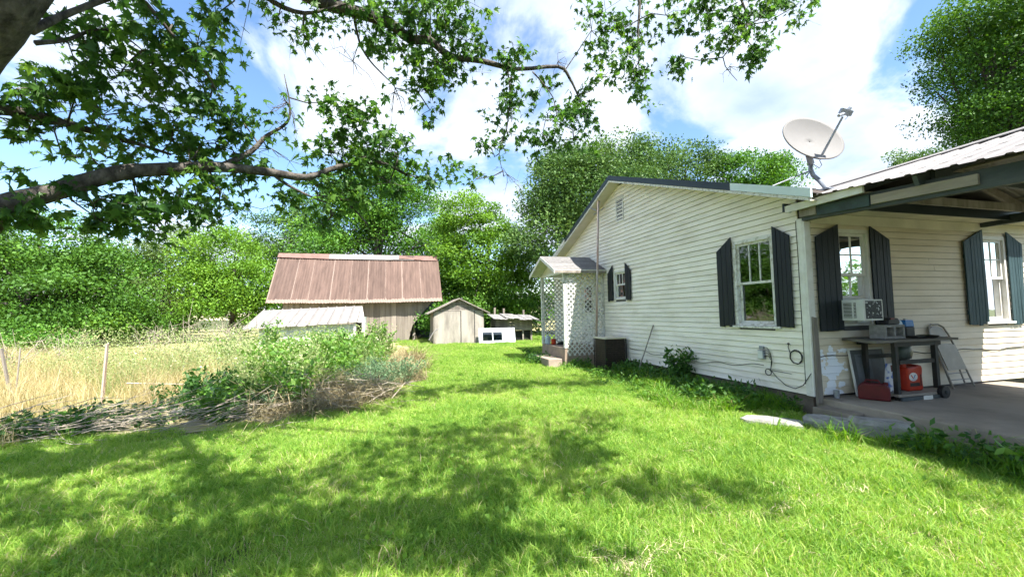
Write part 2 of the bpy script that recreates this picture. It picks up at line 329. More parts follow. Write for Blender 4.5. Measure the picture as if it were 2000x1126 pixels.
# sheathing behind the boards, with the window openings
def wall_cells(along, lim, opens, top, t0, t1):
    us = sorted({lim[0], lim[1], *[o[0] for o in opens], *[o[1] for o in opens]}); mb = MB()
    for a, b in zip(us[:-1], us[1:]):
        zs = [ZB-.02, top]; oo = [o for o in opens if o[0] < (a+b)/2 < o[1]]
        spans = [(ZB-.02, oo[0][2]), (oo[0][3], top)] if oo else [(ZB-.02, top)]
        for z0, z1 in spans:
            if along == 'y': mb.box(t0, t1, a, b, z0, z1)
            else: mb.box(a, b, t0, t1, z0, z1)
    return mb
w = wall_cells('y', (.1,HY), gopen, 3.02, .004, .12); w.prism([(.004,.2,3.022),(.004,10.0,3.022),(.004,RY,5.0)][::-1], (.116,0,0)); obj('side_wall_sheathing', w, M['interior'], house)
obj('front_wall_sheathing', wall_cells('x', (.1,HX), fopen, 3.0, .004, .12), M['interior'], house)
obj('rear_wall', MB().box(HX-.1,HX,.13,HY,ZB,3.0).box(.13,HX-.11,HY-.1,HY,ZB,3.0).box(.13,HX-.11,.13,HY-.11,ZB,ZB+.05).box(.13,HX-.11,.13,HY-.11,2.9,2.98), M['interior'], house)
obj('foundation', MB().box(.035,.25,.04,HY-.02,-.05,ZB-.025).box(.26,HX-.02,.04,.25,-.05,ZB-.025), M['foundation'], house)
# corner boards
obj('corner_board', MB().box(-.034,-.001,.0,.083,ZB-.01,2.88), M['white'], house, bevel=.004)
obj('corner_board', MB().box(-.032,.083,-.034,-.001,ZB-.01,2.83), M['white'], house, bevel=.004)
# roof
OV = -.35
def slab(y0,y1,x0,x1,t0,t1):
    return MB().hexa([(x0,y0,roofz(y0)-t0),(x1,y0,roofz(y0)-t0),(x1,y1,roofz(y1)-t0),(x0,y1,roofz(y1)-t0)], [(x0,y0,roofz(y0)-t1),(x1,y0,roofz(y0)-t1),(x1,y1,roofz(y1)-t1),(x0,y1,roofz(y1)-t1)])
rn = obj('roof_slope', slab(-.40,RY,OV+.02,HX+.3,.06,.02), M['roofmetal'], house)
for k in range(24):
    x = OV+.1+k*.42
    mb = MB(); mb.bar((x,-.40,roofz(-.40)-.01),(x,RY,RZ-.01),.03,.02); obj('roof_rib', mb, M['roofmetal'], rn)
rf = obj('roof_slope', slab(RY,10.75,OV+.02,HX+.3,.06,.02), M['roofmetal'], house)
obj('ridge_cap', MB().prism([(OV,RY-.14,RZ-.055),(OV,RY,RZ+.006),(OV,RY+.14,RZ-.055),(OV,RY,RZ-.03)][::-1], (HX+.6,0,0)), M['darktrim'], house)
obj('attic_panel', MB().box(.3,HX-.3,1,9,3.06,3.1), M['interior'], house)
def rake(y0,y1,t0,t1,x0,x1,m,name):
    return obj(name, slab(y0,y1,x0,x1,t0,t1), m, house)
rake(.97,RY-.002,.125,-.004,OV-.012,OV+.018,M['darktrim'],'rake_trim')
rake(-.42,.968,.125,-.002,OV-.012,OV+.018,M['paletrim'],'rake_trim')
rake(RY+.002,8.24,.125,-.004,OV-.012,OV+.018,M['darktrim'],'rake_trim')
rake(8.242,10.75,.11,.0,OV-.01,OV+.018,M['oldwhite'],'rake_trim')
rake(-.40,RY-.001,.175,.128,OV-.002,OV+.02,M['oldwhite'],'rake_fascia')
rake(RY+.001,10.7,.175,.128,OV-.002,OV+.02,M['oldwhite'],'rake_fascia')
rake(-.38,RY-.003,.172,.158,OV+.022,-.002,M['cream'],'rake_soffit')
rake(RY+.003,10.6,.172,.158,OV+.022,-.002,M['cream'],'rake_soffit')
# front eave: soffit and fascia
obj('eave_soffit', MB().box(.0,HX,-.38,-.036,2.955,2.975), M['cream'], house)
obj('frieze_board', MB().box(.086,HX,-.044,-.03,2.80,2.95), M['cream'], house)
obj('eave_fascia', MB().box(-.02,HX+.3,-.405,-.383,2.93,3.13), M['darktrim'], house)
# gable vent
vt = obj('gable_vent', MB().box(-.036,-.004,VENT[0],VENT[0]+.035,VENT[2],VENT[3]).box(-.036,-.004,VENT[1]-.035,VENT[1],VENT[2],VENT[3]).box(-.034,-.004,VENT[0]+.036,VENT[1]-.036,VENT[2],VENT[2]+.05).box(-.034,-.004,VENT[0]+.036,VENT[1]-.036,VENT[3]-.03,VENT[3]), M['white'], house)
obj('backing', MB().box(-.0175,-.012,VENT[0]+.01,VENT[1]-.01,VENT[2]+.01,VENT[3]-.01), M['black'], vt)
for k in range(10):
    z = VENT[2]+.085+k*.053; obj('slat', MB().hexa([(-.032,VENT[0]+.037,z-.012),(-.019,VENT[0]+.037,z+.005),(-.019,VENT[1]-.037,z+.005),(-.032,VENT[1]-.037,z-.012)], [(-.032,VENT[0]+.037,z-.006),(-.019,VENT[0]+.037,z+.011),(-.019,VENT[1]-.037,z+.011),(-.032,VENT[1]-.037,z-.006)]), M['white'], vt)
# windows: T maps (along, depth out of wall, z) to world
def GX(a,d,z): return (-d,a,z)
def FX(a,d,z): return (a,-d,z)
def wbox(mb, T, a0,a1,d0,d1,z0,z1):
    v = [T(a,d,z) for z in (z0,z1) for a,d in ((a0,d0),(a1,d0),(a1,d1),(a0,d1))]
    return mb.hexa(v[:4], v[4:])
def window(T, op, rows, lab, cm, meet, lower=True, sill=True, cas=.055, botz=None):
    a0,a1,z0,z1 = op; mb = MB()
    for p,q,r,s in ((a0-cas,a0+.005,z0,z1+.05),(a1-.005,a1+cas,z0,z1+.05)): wbox(mb,T,p,q,-.08,.034,r,s)
    wbox(mb,T,a0+.006,a1-.006,-.08,.032,z1-.01,z1+.05); wbox(mb,T,a0+.006,a1-.006,-.08,.02,z0-.005,z0+.03)
    w = obj('window', mb, cm, house)
    if sill: obj('sill', wbox(MB(),T,a0-.12,a1+.10,-.02,.07,z0-.045,z0-.008), cm, w, bevel=.004)
    def sash(za,zb,d,cols,rws,nm):
        mb = MB(); s = .04
        wbox(mb,T,a0+.007,a0+.007+s,d-.015,d+.015,za,zb); wbox(mb,T,a1-.007-s,a1-.007,d-.015,d+.015,za,zb)
        wbox(mb,T,a0+.008+s,a1-.008-s,d-.013,d+.013,za,za+s); wbox(mb,T,a0+.008+s,a1-.008-s,d-.013,d+.013,zb-s,zb)
        sa = obj(nm, mb, cm, w)
        pa0,pa1,pz0,pz1 = a0+.008+s,a1-.008-s,za+s,zb-s; cw = (pa1-pa0)/cols; rh = (pz1-pz0)/rws
        for c in range(cols):
            for r_ in range(rws):
                obj('pane', wbox(MB(),T,pa0+c*cw+.004,pa0+(c+1)*cw-.004,d-.002,d+.002,pz0+r_*rh+.004,pz0+(r_+1)*rh-.004), M['glass'], w)
        for c in range(1,cols): obj('muntin', wbox(MB(),T,pa0+c*cw-.011,pa0+c*cw+.011,d-.011,d+.011,pz0,pz1), cm, w)
        for r_ in range(1,rws): obj('muntin', wbox(MB(),T,pa0,pa1,d-.009,d+.009,pz0+r_*rh-.011,pz0+r_*rh+.011), cm, w)
    sash(meet-.02, z1-.012, -.015, rows[0], rows[1], 'upper_sash')
    sash(botz if botz else z0+.032, meet+.02, -.05, rows[2], rows[3], 'lower_sash')
    if lab: w['label'] = lab
    return w
sw = window(GX, SIDEWIN, (3,1,1,1), 'weathered three-over-one window', M['oldwhite'], 2.0)
window(GX, SMALLWIN, (3,1,1,1), 'small three-over-one window by the porch', M['white'], 2.28, sill=False, cas=.045)
w1 = window(FX, FW1, (2,2,2,1), 'window with its lower sash raised over the air conditioner', M['white'], 2.05, sill=False, botz=1.69)
w2 = window(FX, FW2, (2,2,1,1), None, M['white'], 2.02)
obj('curtain', wbox(MB(),FX,.65,1.15,-.115,-.11,1.7,2.35), M['curtain'], w1)
obj('curtain', wbox(MB(),GX,.62,1.2,-.125,-.12,1.3,1.55), M['curtain'], sw)
# shutters of loose planks
def shutter(T, a0, a1, n, zb, zin, zout, inner, m, lab=None, lean_last=0):
    # inner: side (0 low end,1 high end) that touches the window; tops rise toward it
    s = wbox(MB(),T,a0+.02,a1-.02,.029,.042,zb+.18,zb+.25); wbox(s,T,a0+.02,a1-.02,.029,.042,zin-.5,zin-.43)
    sh = obj('shutter', s, m, house); wpl = (a1-a0)/n
    if lab: sh['label'] = lab
    for k in range(n):
        p = a0+k*wpl+random.uniform(.002,.007); q = a0+(k+1)*wpl-random.uniform(.002,.008)
        f0, f1 = (p-a0)/(a1-a0), (q-a0)/(a1-a0)
        if inner == 0: f0, f1 = 1-f0, 1-f1
        t0, t1 = zout+(zin-zout)*f0, zout+(zin-zout)*f1; bz = zb+random.uniform(-.012,.012); d = .044+random.uniform(0,.004); tl = random.uniform(-.006,.006)
        if lean_last and k == n-1: tl = lean_last; 
        v = [T(p+tl,d,bz),T(q+tl,d,bz),T(q+tl,d+.02,bz),T(p+tl,d+.02,bz)]; u = [T(p,d,t0),T(q,d,t1),T(q,d+.02,t1),T(p,d+.02,t0)]
        obj('plank', MB().hexa(v,u), m, sh)
shutter(GX,1.335,1.685,3,1.256,2.84,2.62,0,M['navy'])
shutter(GX,.195,.49,4,1.27,2.86,2.66,1,M['navy'])
shutter(GX,5.585,5.88,3,1.85,2.84,2.62,0,M['navy'])
shutter(GX,4.68,4.935,4,1.85,2.84,2.62,1,M['navy'])
shutter(FX,.135,.58,4,1.22,2.80,2.60,1,M['navy'])
shutter(FX,1.225,1.63,5,1.255,2.80,2.60,0,M['navy'])
shutter(FX,3.33,3.82,6,1.23,2.84,2.62,1,M['green'])
shutter(FX,4.445,4.84,5,1.23,2.82,2.62,0,M['green'],'shutter with a plank hanging loose',-.08)

# ------------------------------------------------------------------ carport
cp = thing('carport', (0.1,-.5,0.27), 'open carport with a white ribbed metal roof and dark timber frame', 'carport')
CX, CZ = 1.95, 3.77
def eavez(y): return 3.06+.075*(y+.9)
Y0, Y1 = -7.6, 1.25
def cpoint(f, y, side):                      # f 0 eave .. 1 ridge
    ex = -.25 if side < 0 else 4.12
    return np.array([ex+(CX-ex)*f, y, eavez(min(y,-.3))+(CZ-eavez(min(y,-.3)))*f])
npan = 9
for side in (-1,1):
    ys = np.linspace(Y0, -.42, npan+1)
    for a, b in zip(ys[:-1], ys[1:]):
        mb = MB(); k = 4; prof = []
        for j in range(k):
            y = a+(b-a)*j/k; st = (b-a)/k
            prof += [(y,0),(y+st*.62,0),(y+st*.70,.013),(y+st*.92,.013)]
        prof.append((b,0))
        vs = []; 
        for y, h in prof:
            e = cpoint(0,y,side); t = cpoint(1,y,side); vs += [e+(0,0,h), t+(0,0,h), e+(0,0,h-.003), t+(0,0,h-.003)]
        fs = []
        for j in range(len(prof)-1):
            o_ = 4*j; fs += [(o_,o_+4,o_+5,o_+1),(o_+2,o_+3,o_+7,o_+6)]
        obj('roof_panel', mb.add(vs,fs), M['whitemetal'], cp)
# closing piece that laps over the house roof (valley infill)
for side in (-1,1):
    ex = -.25 if side < 0 else 4.12
    e = cpoint(0,-.415,side); t = cpoint(1,-.415,side); v_ = np.array([CX,1.22,CZ]); n_ = np.array([ex,-.41,roofz(-.41)+.01])
    obj('valley_panel', MB().add([e+(0,0,.01), t+(0,0,.01), v_+(0,0,.01), e, t-(0,0,.005), v_-(0,0,.005)], [(0,1,2),(5,4,3),(0,3,4,1),(1,4,5,2),(2,5,3,0)]), M['whitemetal'], cp)
mb = MB(); mb.prism([(CX-.17,Y0,CZ-.035),(CX-.17,Y0,CZ-.02),(CX,Y0,CZ+.05),(CX+.17,Y0,CZ-.02),(CX+.17,Y0,CZ-.035),(CX,Y0,CZ+.035)], (0,1.2-Y0,0)); obj('ridge_cap', mb, M['whitemetal'], cp)
def beamz(y): return 2.835+.055*y
def cbeam(x, y0, y1, zt0, zt1, wdt, m, name, zf=beamz):
    return obj(name, MB().hexa([(x-wdt/2,y0,zf(y0)+zt0),(x+wdt/2,y0,zf(y0)+zt0),(x+wdt/2,y1,zf(y1)+zt0),(x-wdt/2,y1,zf(y1)+zt0)], [(x-wdt/2,y0,zf(y0)+zt1),(x+wdt/2,y0,zf(y0)+zt1),(x+wdt/2,y1,zf(y1)+zt1),(x-wdt/2,y1,zf(y1)+zt1)]), m, cp)
cbeam(-.02,-7.4,-.03,0,.20,.09,M['darkwood'],'eave_beam')
cbeam(-.085,-.95,-.28,.03,.17,.03,M['beamgreen'],'splice_board')
cbeam(-.085,-1.95,-.97,.045,.155,.03,M['tanwood'],'splice_board')
cbeam(-.085,-.27,-.02,.05,.175,.03,M['greywood'],'splice_board')
cbeam(3.86,-7.4,-.05,.02,.16,.10,M['darkwood'],'eave_beam',lambda y:2.86)
obj('fascia_board', MB().box(-.20,-.165,-.95,.12,2.975,3.075), M['white'], cp); obj('fascia_end', MB().box(-.215,-.07,.122,.145,2.99,3.12), M['darktrim'], cp)
obj('edge_fascia', MB().hexa([(-.215,Y0,eavez(Y0)-.11),(-.195,Y0,eavez(Y0)-.11),(-.195,-.42,eavez(-.42)-.11),(-.215,-.42,eavez(-.42)-.11)], [(-.215,Y0,eavez(Y0)-.005),(-.195,Y0,eavez(Y0)-.005),(-.195,-.42,eavez(-.42)-.005),(-.215,-.42,eavez(-.42)-.005)]), M['whitemetal'], cp) if False else None
y = -.55
while y > -7.5:
    for side in (-1,1):
        a = cpoint(.035 if side < 0 else .05, y, side); b = cpoint(.985, y, side)
        mb = MB(); mb.bar(a-(0,0,.085), b-(0,0,.085), .045, .12); obj('rafter', mb, M['tanwood'] if random.random() < .3 else M['darkwood'], cp)
    obj('tie_beam', MB().box(.03,3.8,y-.065,y-.025,beamz(y)+.205,beamz(y)+.32), M['greywood'] if random.random() < .4 else M['darkwood'], cp)
    y -= .93
for f in (.22,.5,.78):
    for side in (-1,1):
        a = cpoint(f,-.5,side); b = cpoint(f,-7.5,side); mb = MB(); mb.bar(a-(0,0,.018), b-(0,0,.018), .06, .022); obj('purlin', mb, M['tanwood'], cp)
for x,y in ((-.02,-4.9),(-.02,-7.3),(3.86,-4.0),(3.86,-7.3)): obj('post', MB().box(x-.045,x+.045,y-.045,y+.045,.27,beamz(y)+.001 if x < 1 else 2.879), M['darkwood'], cp)

# slab and stepping stones
tag(obj('carport_slab', MB().hexa([(.10,-8.2,-.05),(4.15,-8.2,-.05),(4.15,-.0,-.05),(.06,.035,-.05)], [(.12,-8.2,.27),(4.15,-8.2,.27),(4.15,.0,.27),(.07,.033,.27)]), M['concrete'], bevel=.02), 'stained grey concrete slab floor under the carport', 'slab', kind='structure')
def stone(name, c, a, b, h, rot, lab, cat, m, seed):
    rr = random.Random(seed); n = 11; pts = []
    for k in range(n):
        t = 2*math.pi*k/n; rx = 1+rr.uniform(-.14,.14); p = (a*math.copysign(abs(math.cos(t))**.7, math.cos(t))*rx, b*math.copysign(abs(math.sin(t))**.7, math.sin(t))*rx)
        pts.append((c[0]+p[0]*math.cos(rot)-p[1]*math.sin(rot), c[1]+p[0]*math.sin(rot)+p[1]*math.cos(rot)))
    mb = MB(); vs = [(x,y,c[2]-.03) for x,y in pts]+[(x,y,c[2]+h*.7+rr.uniform(-.008,.008)) for x,y in pts]+[(c[0]+(x-c[0])*.86,c[1]+(y-c[1])*.86,c[2]+h+rr.uniform(-.01,.01)) for x,y in pts]
    fs = [(i,(i+1)%n,n+(i+1)%n,n+i) for i in range(n)]+[(n+i,n+(i+1)%n,2*n+(i+1)%n,2*n+i) for i in range(n)]+[tuple(range(2*n,3*n))]
    o = obj(name, mb.add(vs,fs), m, base=(c[0],c[1],0)); return tag(o, lab, cat)
stone('flat_stone', (-.97,-.18,.0), .36,.17,.10, -.9, 'sunlit pale flat stone farthest from the carport slab', 'stone', M['stone'], 1)
stone('flat_stone', (-.44,-.52,.02), .25,.16,.13, -.8, 'rough grey flat stone between the pale stone and the slab', 'stone', M['stone'], 2)
stone('flat_stone', (-.16,-.95,.03), .30,.14,.17, -.9, 'long grey flat stone against the slab edge', 'stone', M['stone'], 5)
tag(obj('concrete_step', MB().hexa([(-.20,-.62,.0),(.06,-.62,.0),(.06,-.12,.0),(-.20,-.12,.0)], [(-.19,-.62,.185),(.055,-.62,.185),(.055,-.12,.185),(-.19,-.12,.185)]), M['concrete'], bevel=.012, base=(-.1,-.4,0)), 'low concrete step block beside the house corner', 'step')
tag(obj('weathered_board', MB().hexa([(-.01,-.075,.20),(.085,-.075,.20),(.085,-.035,.20),(-.01,-.035,.20)], [(.0,-.062,1.43),(.075,-.062,1.41),(.075,-.028,1.41),(.0,-.028,1.43)]), M['greywood'], base=(.04,-.055,.2)), 'short weathered grey board standing against the house corner', 'board')

# ------------------------------------------------------------------ satellite dish
fx, fy = .22, -.22; fz = roofz(fy)
ds = thing('satellite_dish', (fx,fy,fz), 'pale grey satellite dish on a bent mast above the roof', 'satellite dish')
D0 = 6.75
def dp(px,py,d=D0): return at(px,py,d)
hub = dp(1584,318,6.85); foot = np.array([fx,fy,fz])
mast = [hub, dp(1583,330,6.85), dp(1588,342,6.82), dp(1600,352,6.78), (dp(1600,352,6.78)+foot)/2, foot]
obj('mast', MB().tube(mast, .034, 10), M['steel'], ds, smooth=True)
obj('foot_plate', MB().box(fx-.09,fx+.09,fy-.08,fy+.08,fz-.01,fz+.015), M['steel'], ds)
for px, yy in ((1508,.45),(1560,.25)):
    e = dp(px,360,7.5); e = np.array([e[0], yy, roofz(yy)]); e[0] = onY(yy,px,360)[0]
    obj('strut', MB().tube([dp(1583,333,6.85), e], .011, 6), M['steel'], ds)
cen = dp(1586,272,6.75); feed = dp(1640,225,6.25)
right = dp(1641,296,6.68)-dp(1530,262,6.82); right /= np.linalg.norm(right)
nrm = feed-cen; nrm -= right*np.dot(nrm,right); nrm /= np.linalg.norm(nrm)
upv = np.cross(nrm,right); 
if upv[2] < 0: upv = -upv
# choose the tilt so that the dish appears about 62 px high for 115 px of width
best = None
dcen = cen-EY
dep = dcen@(W.T@np.array([0,0,1.])); wid = 116/FPX*dep; 
tocam = -dcen/np.linalg.norm(dcen)
tc2 = tocam-right*np.dot(tocam,right); tc2 /= np.linalg.norm(tc2); sd2 = np.cross(right,tc2); 
if sd2[2] < 0: sd2 = -sd2
ang = math.acos(.60); nrm = tc2*math.cos(ang)+sd2*math.sin(ang); upv = np.cross(nrm,right); upv = upv if upv[2] > 0 else -upv
mb = MB(); K = 40; ringsv = []
for r_, h in ((1,.085),(1,.075)) : pass
prof = [(t, .10*t*t) for t in (0.02,.2,.4,.6,.8,.93,1.0)]
vs = []; a_, b2 = wid/2, wid/2*.90
for t, h in prof:
    for j in range(K):
        th = 2*math.pi*j/K; vs.append(cen+right*a_*t*math.cos(th)+upv*b2*t*math.sin(th)+nrm*(h-.06))
n1_ = len(vs)
for t, h in prof:
    for j in range(K):
        th = 2*math.pi*j/K; vs.append(cen+right*a_*t*math.cos(th)+upv*b2*t*math.sin(th)+nrm*(h-.06-(.022 if t == 1.0 else .03)))
fs = []; P_ = len(prof)
for i in range(P_-1):
    for j in range(K):
        q = (i*K+j, i*K+(j+1)%K, (i+1)*K+(j+1)%K, (i+1)*K+j); fs.append(q); fs.append(tuple(n1_+v for v in q)[::-1])
for j in range(K): fs.append(((P_-1)*K+j, (P_-1)*K+(j+1)%K, n1_+(P_-1)*K+(j+1)%K, n1_+(P_-1)*K+j))
fs.append(tuple(range(K))); fs.append(tuple(range(n1_,n1_+K))[::-1])
rfl = obj('reflector', mb.add(vs,fs), M['dishgrey'], ds, smooth=True)
rfl.data.polygons.foreach_set('use_smooth', [True]*len(rfl.data.polygons))
bk = cen-nrm*.10-upv*.12
obj('bracket', MB().tube([hub-(0,0,.02), bk], [.05,.045], 8).tube([bk-right*.16,bk+right*.16],.03,8).tube([bk, bk+nrm*.04], .07, 8), M['steel'], ds)
arm0 = dp(1601,311,6.62); arm1 = dp(1646,228,6.35)
arm = obj('feed_arm', MB().tube([bk-upv*.16, arm0, arm1], [.02,.02,.015], 8), M['steel'], ds)
dv = (arm1-arm0)/np.linalg.norm(arm1-arm0)
hd = obj('feed_head', MB().obox(dp(1652,219,6.32), (.075,.16,.085), (dv, right, np.cross(dv,right))).tube([dp(1648,222,6.32), dp(1638,226,6.28)],[.028,.022],8).tube([dp(1655,217,6.32), dp(1661,210,6.30)],[.03,.024],8), M['steel'], ds)
obj('cable', MB().tube([arm0-upv*.02, dp(1605,322,6.7), dp(1600,328,6.75), hub], .005, 5).tube([dp(1650,222,6.33),dp(1656,228,6.34),dp(1650,234,6.36)], .004, 5), M['black'], ds)

# ------------------------------------------------------------------ window air conditioner
ac = thing('window_air_conditioner', (.735,-.18,1.36), 'white window air conditioner with a battered black coil in the carport window', 'air conditioner')
A = (.55,.925,-.36,-.03,1.365,1.665)
obj('casing', MB().box(A[0],A[1],A[2],A[3],A[4],A[5]), M['acwhite'], ac, bevel=.008)
M['coil'] = mat('battered_coil_fins', (.035,.04,.042), (.62,.64,.64), 26, .6, .8, 40, lo=.36, hi=.39, detail=2)
obj('coil', MB().box(A[0]+.035,A[1]-.03,A[2]-.006,A[2]-.001,A[4]+.025,A[5]-.02), M['coil'], ac)
obj('louvre_panel', MB().box(A[0]-.004,A[0]-.001,A[2]+.10,A[3]-.06,A[4]+.04,A[5]-.045), M['darkmetal'], ac)
for k in range(11):
    z = A[4]+.048+k*.0205; obj('louvre', MB().box(A[0]-.012,A[0]-.005,A[2]+.10,A[3]-.06,z,z+.009), M['acwhite'], ac)
obj('louvre_divider', MB().box(A[0]-.016,A[0]-.013,-.235,-.215,A[4]+.04,A[5]-.045), M['acwhite'], ac)
obj('side_filler', MB().box(A[1]+.003,1.172,-.005,.012,1.32,1.685).box(.624,1.172,.014,.02,1.32,1.685), M['acwhite'], ac)

# ------------------------------------------------------------------ work bench and what stands on it
TZ = 1.105
wb = thing('work_bench', (1.2,-.3,.27), 'dark steel work bench with a plank top beside the wall', 'bench')
for k,(ya,yb) in enumerate(((-.60,-.42),(-.415,-.24),(-.235,-.04))):
    xl = .36+.07*k; obj('top_plank', MB().box(xl+random.uniform(0,.05),1.98+random.uniform(-.05,.02),ya,yb,TZ-.035,TZ+random.uniform(-.003,.003)), M['benchtop'], wb)
obj('apron', MB().box(.80,1.72,-.545,-.515,TZ-.10,TZ-.037), M['darkmetal'], wb); obj('apron', MB().box(.80,1.72,-.09,-.06,TZ-.10,TZ-.037), M['darkmetal'], wb)
for x,y,zb in ((.87,-.50,.27),(1.62,-.52,.40),(.90,-.10,.27),(1.62,-.10,.40)): obj('leg', MB().box(x-.028,x+.028,y-.028,y+.028,zb,TZ-.038), M['darkmetal'], wb)
obj('cross_rail', MB().box(.90,1.59,-.535,-.505,.76,.815), M['darkmetal'], wb); obj('cross_rail', MB().box(.93,1.59,-.115,-.085,.80,.85), M['darkmetal'], wb)
obj('lower_shelf', MB().box(.80,1.68,-.56,-.06,.325,.355), M['tanwood'], wb)
obj('shelf_rail', MB().box(.82,1.66,-.585,-.563,.275,.322), M['darkwood'], wb)
obj('brace', MB().box(.905,1.3,-.33,-.30,.28,.30), M['greywood'], wb)
for y in (-.56,-.13): 
    wl = obj('wheel', MB().lathe((1.62,y-.03,.355), [(.04,-.03),(.085,-.028),(.088,0),(.085,.028),(.04,.03)], 16, ((1,0,0),(0,0,1),(0,1,0))), M['black'], wb, smooth=False); obj('hub', MB().lathe((1.62,y-.03,.355), [(.02,-.04),(.03,-.036),(.03,.036),(.02,.04)], 10, ((1,0,0),(0,0,1),(0,1,0))), M['darkmetal'], wl)
obj('paper_label', MB().box(1.22,1.40,-.589,-.587,.27,.325), M['white'], wb)
# cinder block with two cells facing out
cb = MB(); x0,x1,y0,y1,z0,z1 = .76,1.15,-.47,-.27,TZ+.004,TZ+.195
for a,b in ((x0,x0+.035),((x0+x1)/2-.017,(x0+x1)/2+.017),(x1-.035,x1)): cb.box(a,b,y0,y1,z0+.0305,z1-.0305)
cb.box(x0,x1,y0,y1,z0,z0+.03).box(x0,x1,y0,y1,z1-.03,z1).box(x0+.036,(x0+x1)/2-.018,y1-.02,y1-.004,z0+.031,z1-.031).box((x0+x1)/2+.018,x1-.036,y1-.02,y1-.004,z0+.031,z1-.031)
tag(obj('cinder_block', cb, M['block'], base=(.95,-.37,TZ)), 'grey concrete block with two cells lying on the bench', 'concrete block')
tc_ = thing('tool_case', (1.04,-.36,z1), 'black rounded case with red trim on top of the concrete block', 'case')
obj('body', MB().prism([(.90,-.42,z1+.004),(1.14,-.42,z1+.004),(1.15,-.42,z1+.05),(1.11,-.42,z1+.095),(.97,-.42,z1+.10),(.92,-.42,z1+.06)], (0,.13,0)), M['black'], tc_, bevel=.012)
obj('red_trim', MB().box(.955,1.03,-.428,-.421,z1+.075,z1+.098), M['redcan'], tc_)
for k,(x,mm,lab) in enumerate(((1.34,'clear','milky plastic container with dark liquid on the bench'),(1.55,'blue','blue-topped dark container at the back of the bench'))):
    t = thing('fluid_container', (x,-.22,TZ), lab, 'container', 'containers on the bench')
    obj('body', MB().box(x-.095,x+.09,-.30,-.15,TZ+.003,TZ+.15), M['black'], t, bevel=.015)
    obj('upper_body', MB().hexa([(x-.093,-.298,TZ+.151),(x+.088,-.298,TZ+.151),(x+.088,-.152,TZ+.151),(x-.093,-.152,TZ+.151)], [(x-.07,-.28,TZ+.245),(x+.065,-.28,TZ+.245),(x+.065,-.17,TZ+.245),(x-.07,-.17,TZ+.245)] if k == 0 else [(x-.085,-.29,TZ+.25),(x+.08,-.29,TZ+.25),(x+.08,-.16,TZ+.25),(x-.085,-.16,TZ+.25)]), M[mm], t, bevel=.01)
    obj('cap', MB().lathe((x+.02,-.225,TZ+.246), [(.025,0),(.025,.025),(.02,.03)], 10), M['white'], t)
pn = thing('drip_pan', (1.58,-.48,TZ), 'shallow black pan lying near the bench front edge', 'pan')
obj('pan', MB().lathe((1.58,-.48,TZ+.004), [(.10,0),(.125,.03),(.118,.03),(.095,.008)], 20), M['black'], pn, smooth=False)
obj('handle', MB().box(1.70,1.80,-.495,-.465,TZ+.018,TZ+.03), M['black'], pn)
tag(obj('black_tray', MB().hexa([(1.30,-.52,TZ+.003),(1.46,-.52,TZ+.003),(1.46,-.38,TZ+.003),(1.30,-.38,TZ+.003)], [(1.29,-.53,TZ+.03),(1.47,-.53,TZ+.03),(1.47,-.37,TZ+.03),(1.29,-.37,TZ+.03)]), M['darkmetal'], bevel=.006, base=(1.38,-.45,TZ)), 'small dark tray next to the drip pan', 'tray')
tag(obj('hanging_bag', MB().lathe((1.38,-.30,.82), [(.02,.23),(.05,.21),(.13,.15),(.145,.06),(.11,-.02),(.03,-.05)], 14, ((1,0,0),(0,.5,0),(0,0,1))), mat('dark_plastic_bag',(.03,.045,.04),(.07,.085,.075),9,.35,.5,20), smooth=True, base=(1.38,-.30,.8)), 'dark crumpled plastic bag hanging under the bench top', 'bag')
# red fuel can
fc = thing('fuel_can', (.78,-.34,.27), 'dull red metal fuel can on the slab in front of the bench', 'fuel can')
an = R(-58); ux = np.array([math.cos(an),math.sin(an),0]); uy = np.array([-math.sin(an),math.cos(an),0]); c0 = np.array([.64,-.36,.273])
def fcp(a,b,c): return c0+ux*a+uy*b+np.array([0,0,c])
obj('body', MB().prism([fcp(-.17,-.085,0),fcp(.17,-.085,0),fcp(.17,-.085,.17),fcp(.12,-.085,.225),fcp(-.12,-.085,.225),fcp(-.17,-.085,.17)], uy*.17), M['redcan'], fc, bevel=.018)
obj('handle', MB().tube([fcp(-.10,0,.222),fcp(-.08,0,.262),fcp(.05,0,.262),fcp(.07,0,.222)], .012, 8), M['redcan'], fc)
obj('cap', MB().lathe(fcp(.125,0,.205), [(.028,0),(.028,.035),(.022,.04)], 12), M['redcan'], fc)
# orange oil jug with its badge
jg = thing('oil_jug', (1.42,-.42,.355), 'orange-red oil jug with a white oval badge on the bench shelf', 'jug')
J0 = np.array([1.32,-.44,.358])
def jp(x,z): return J0+np.array([x,0,z])
body = MB().prism([jp(-.13,0),jp(.16,0),jp(.175,.03),jp(.165,.20),jp(.18,.30),jp(.165,.355),jp(.10,.365),jp(.04,.34),jp(-.05,.335),jp(-.13,.33)], (0,.17,0))
obj('body', body, M['orange'], jg, bevel=.022)
obj('handle_recess', MB().prism([jp(.105,.07)+(0,-.002,0),jp(.135,.07)+(0,-.002,0),jp(.135,.23)+(0,-.002,0),jp(.105,.23)+(0,-.002,0)], (0,.001,0)), M['redcan'], jg)
obj('cap', MB().lathe(J0+np.array([-.075,.085,.331]), [(.035,0),(.035,.045),(.03,.05)], 14), M['orange'], jg)
obj('jug_lower_label', MB().box(J0[0]-.10,J0[0]+.09,J0[1]-.0035,J0[1]-.001,.425,.475), M['black'], jg).name = 'lower_label'  # black label band low on the jug front
mb = MB(); mb.add([jp(-.03+.085*math.cos(t),.20+.06*math.sin(t))+(0,-.0035,0) for t in np.linspace(0,2*math.pi,24,endpoint=False)], [tuple(range(24))]); bd = obj('badge', mb, M['white'], jg)
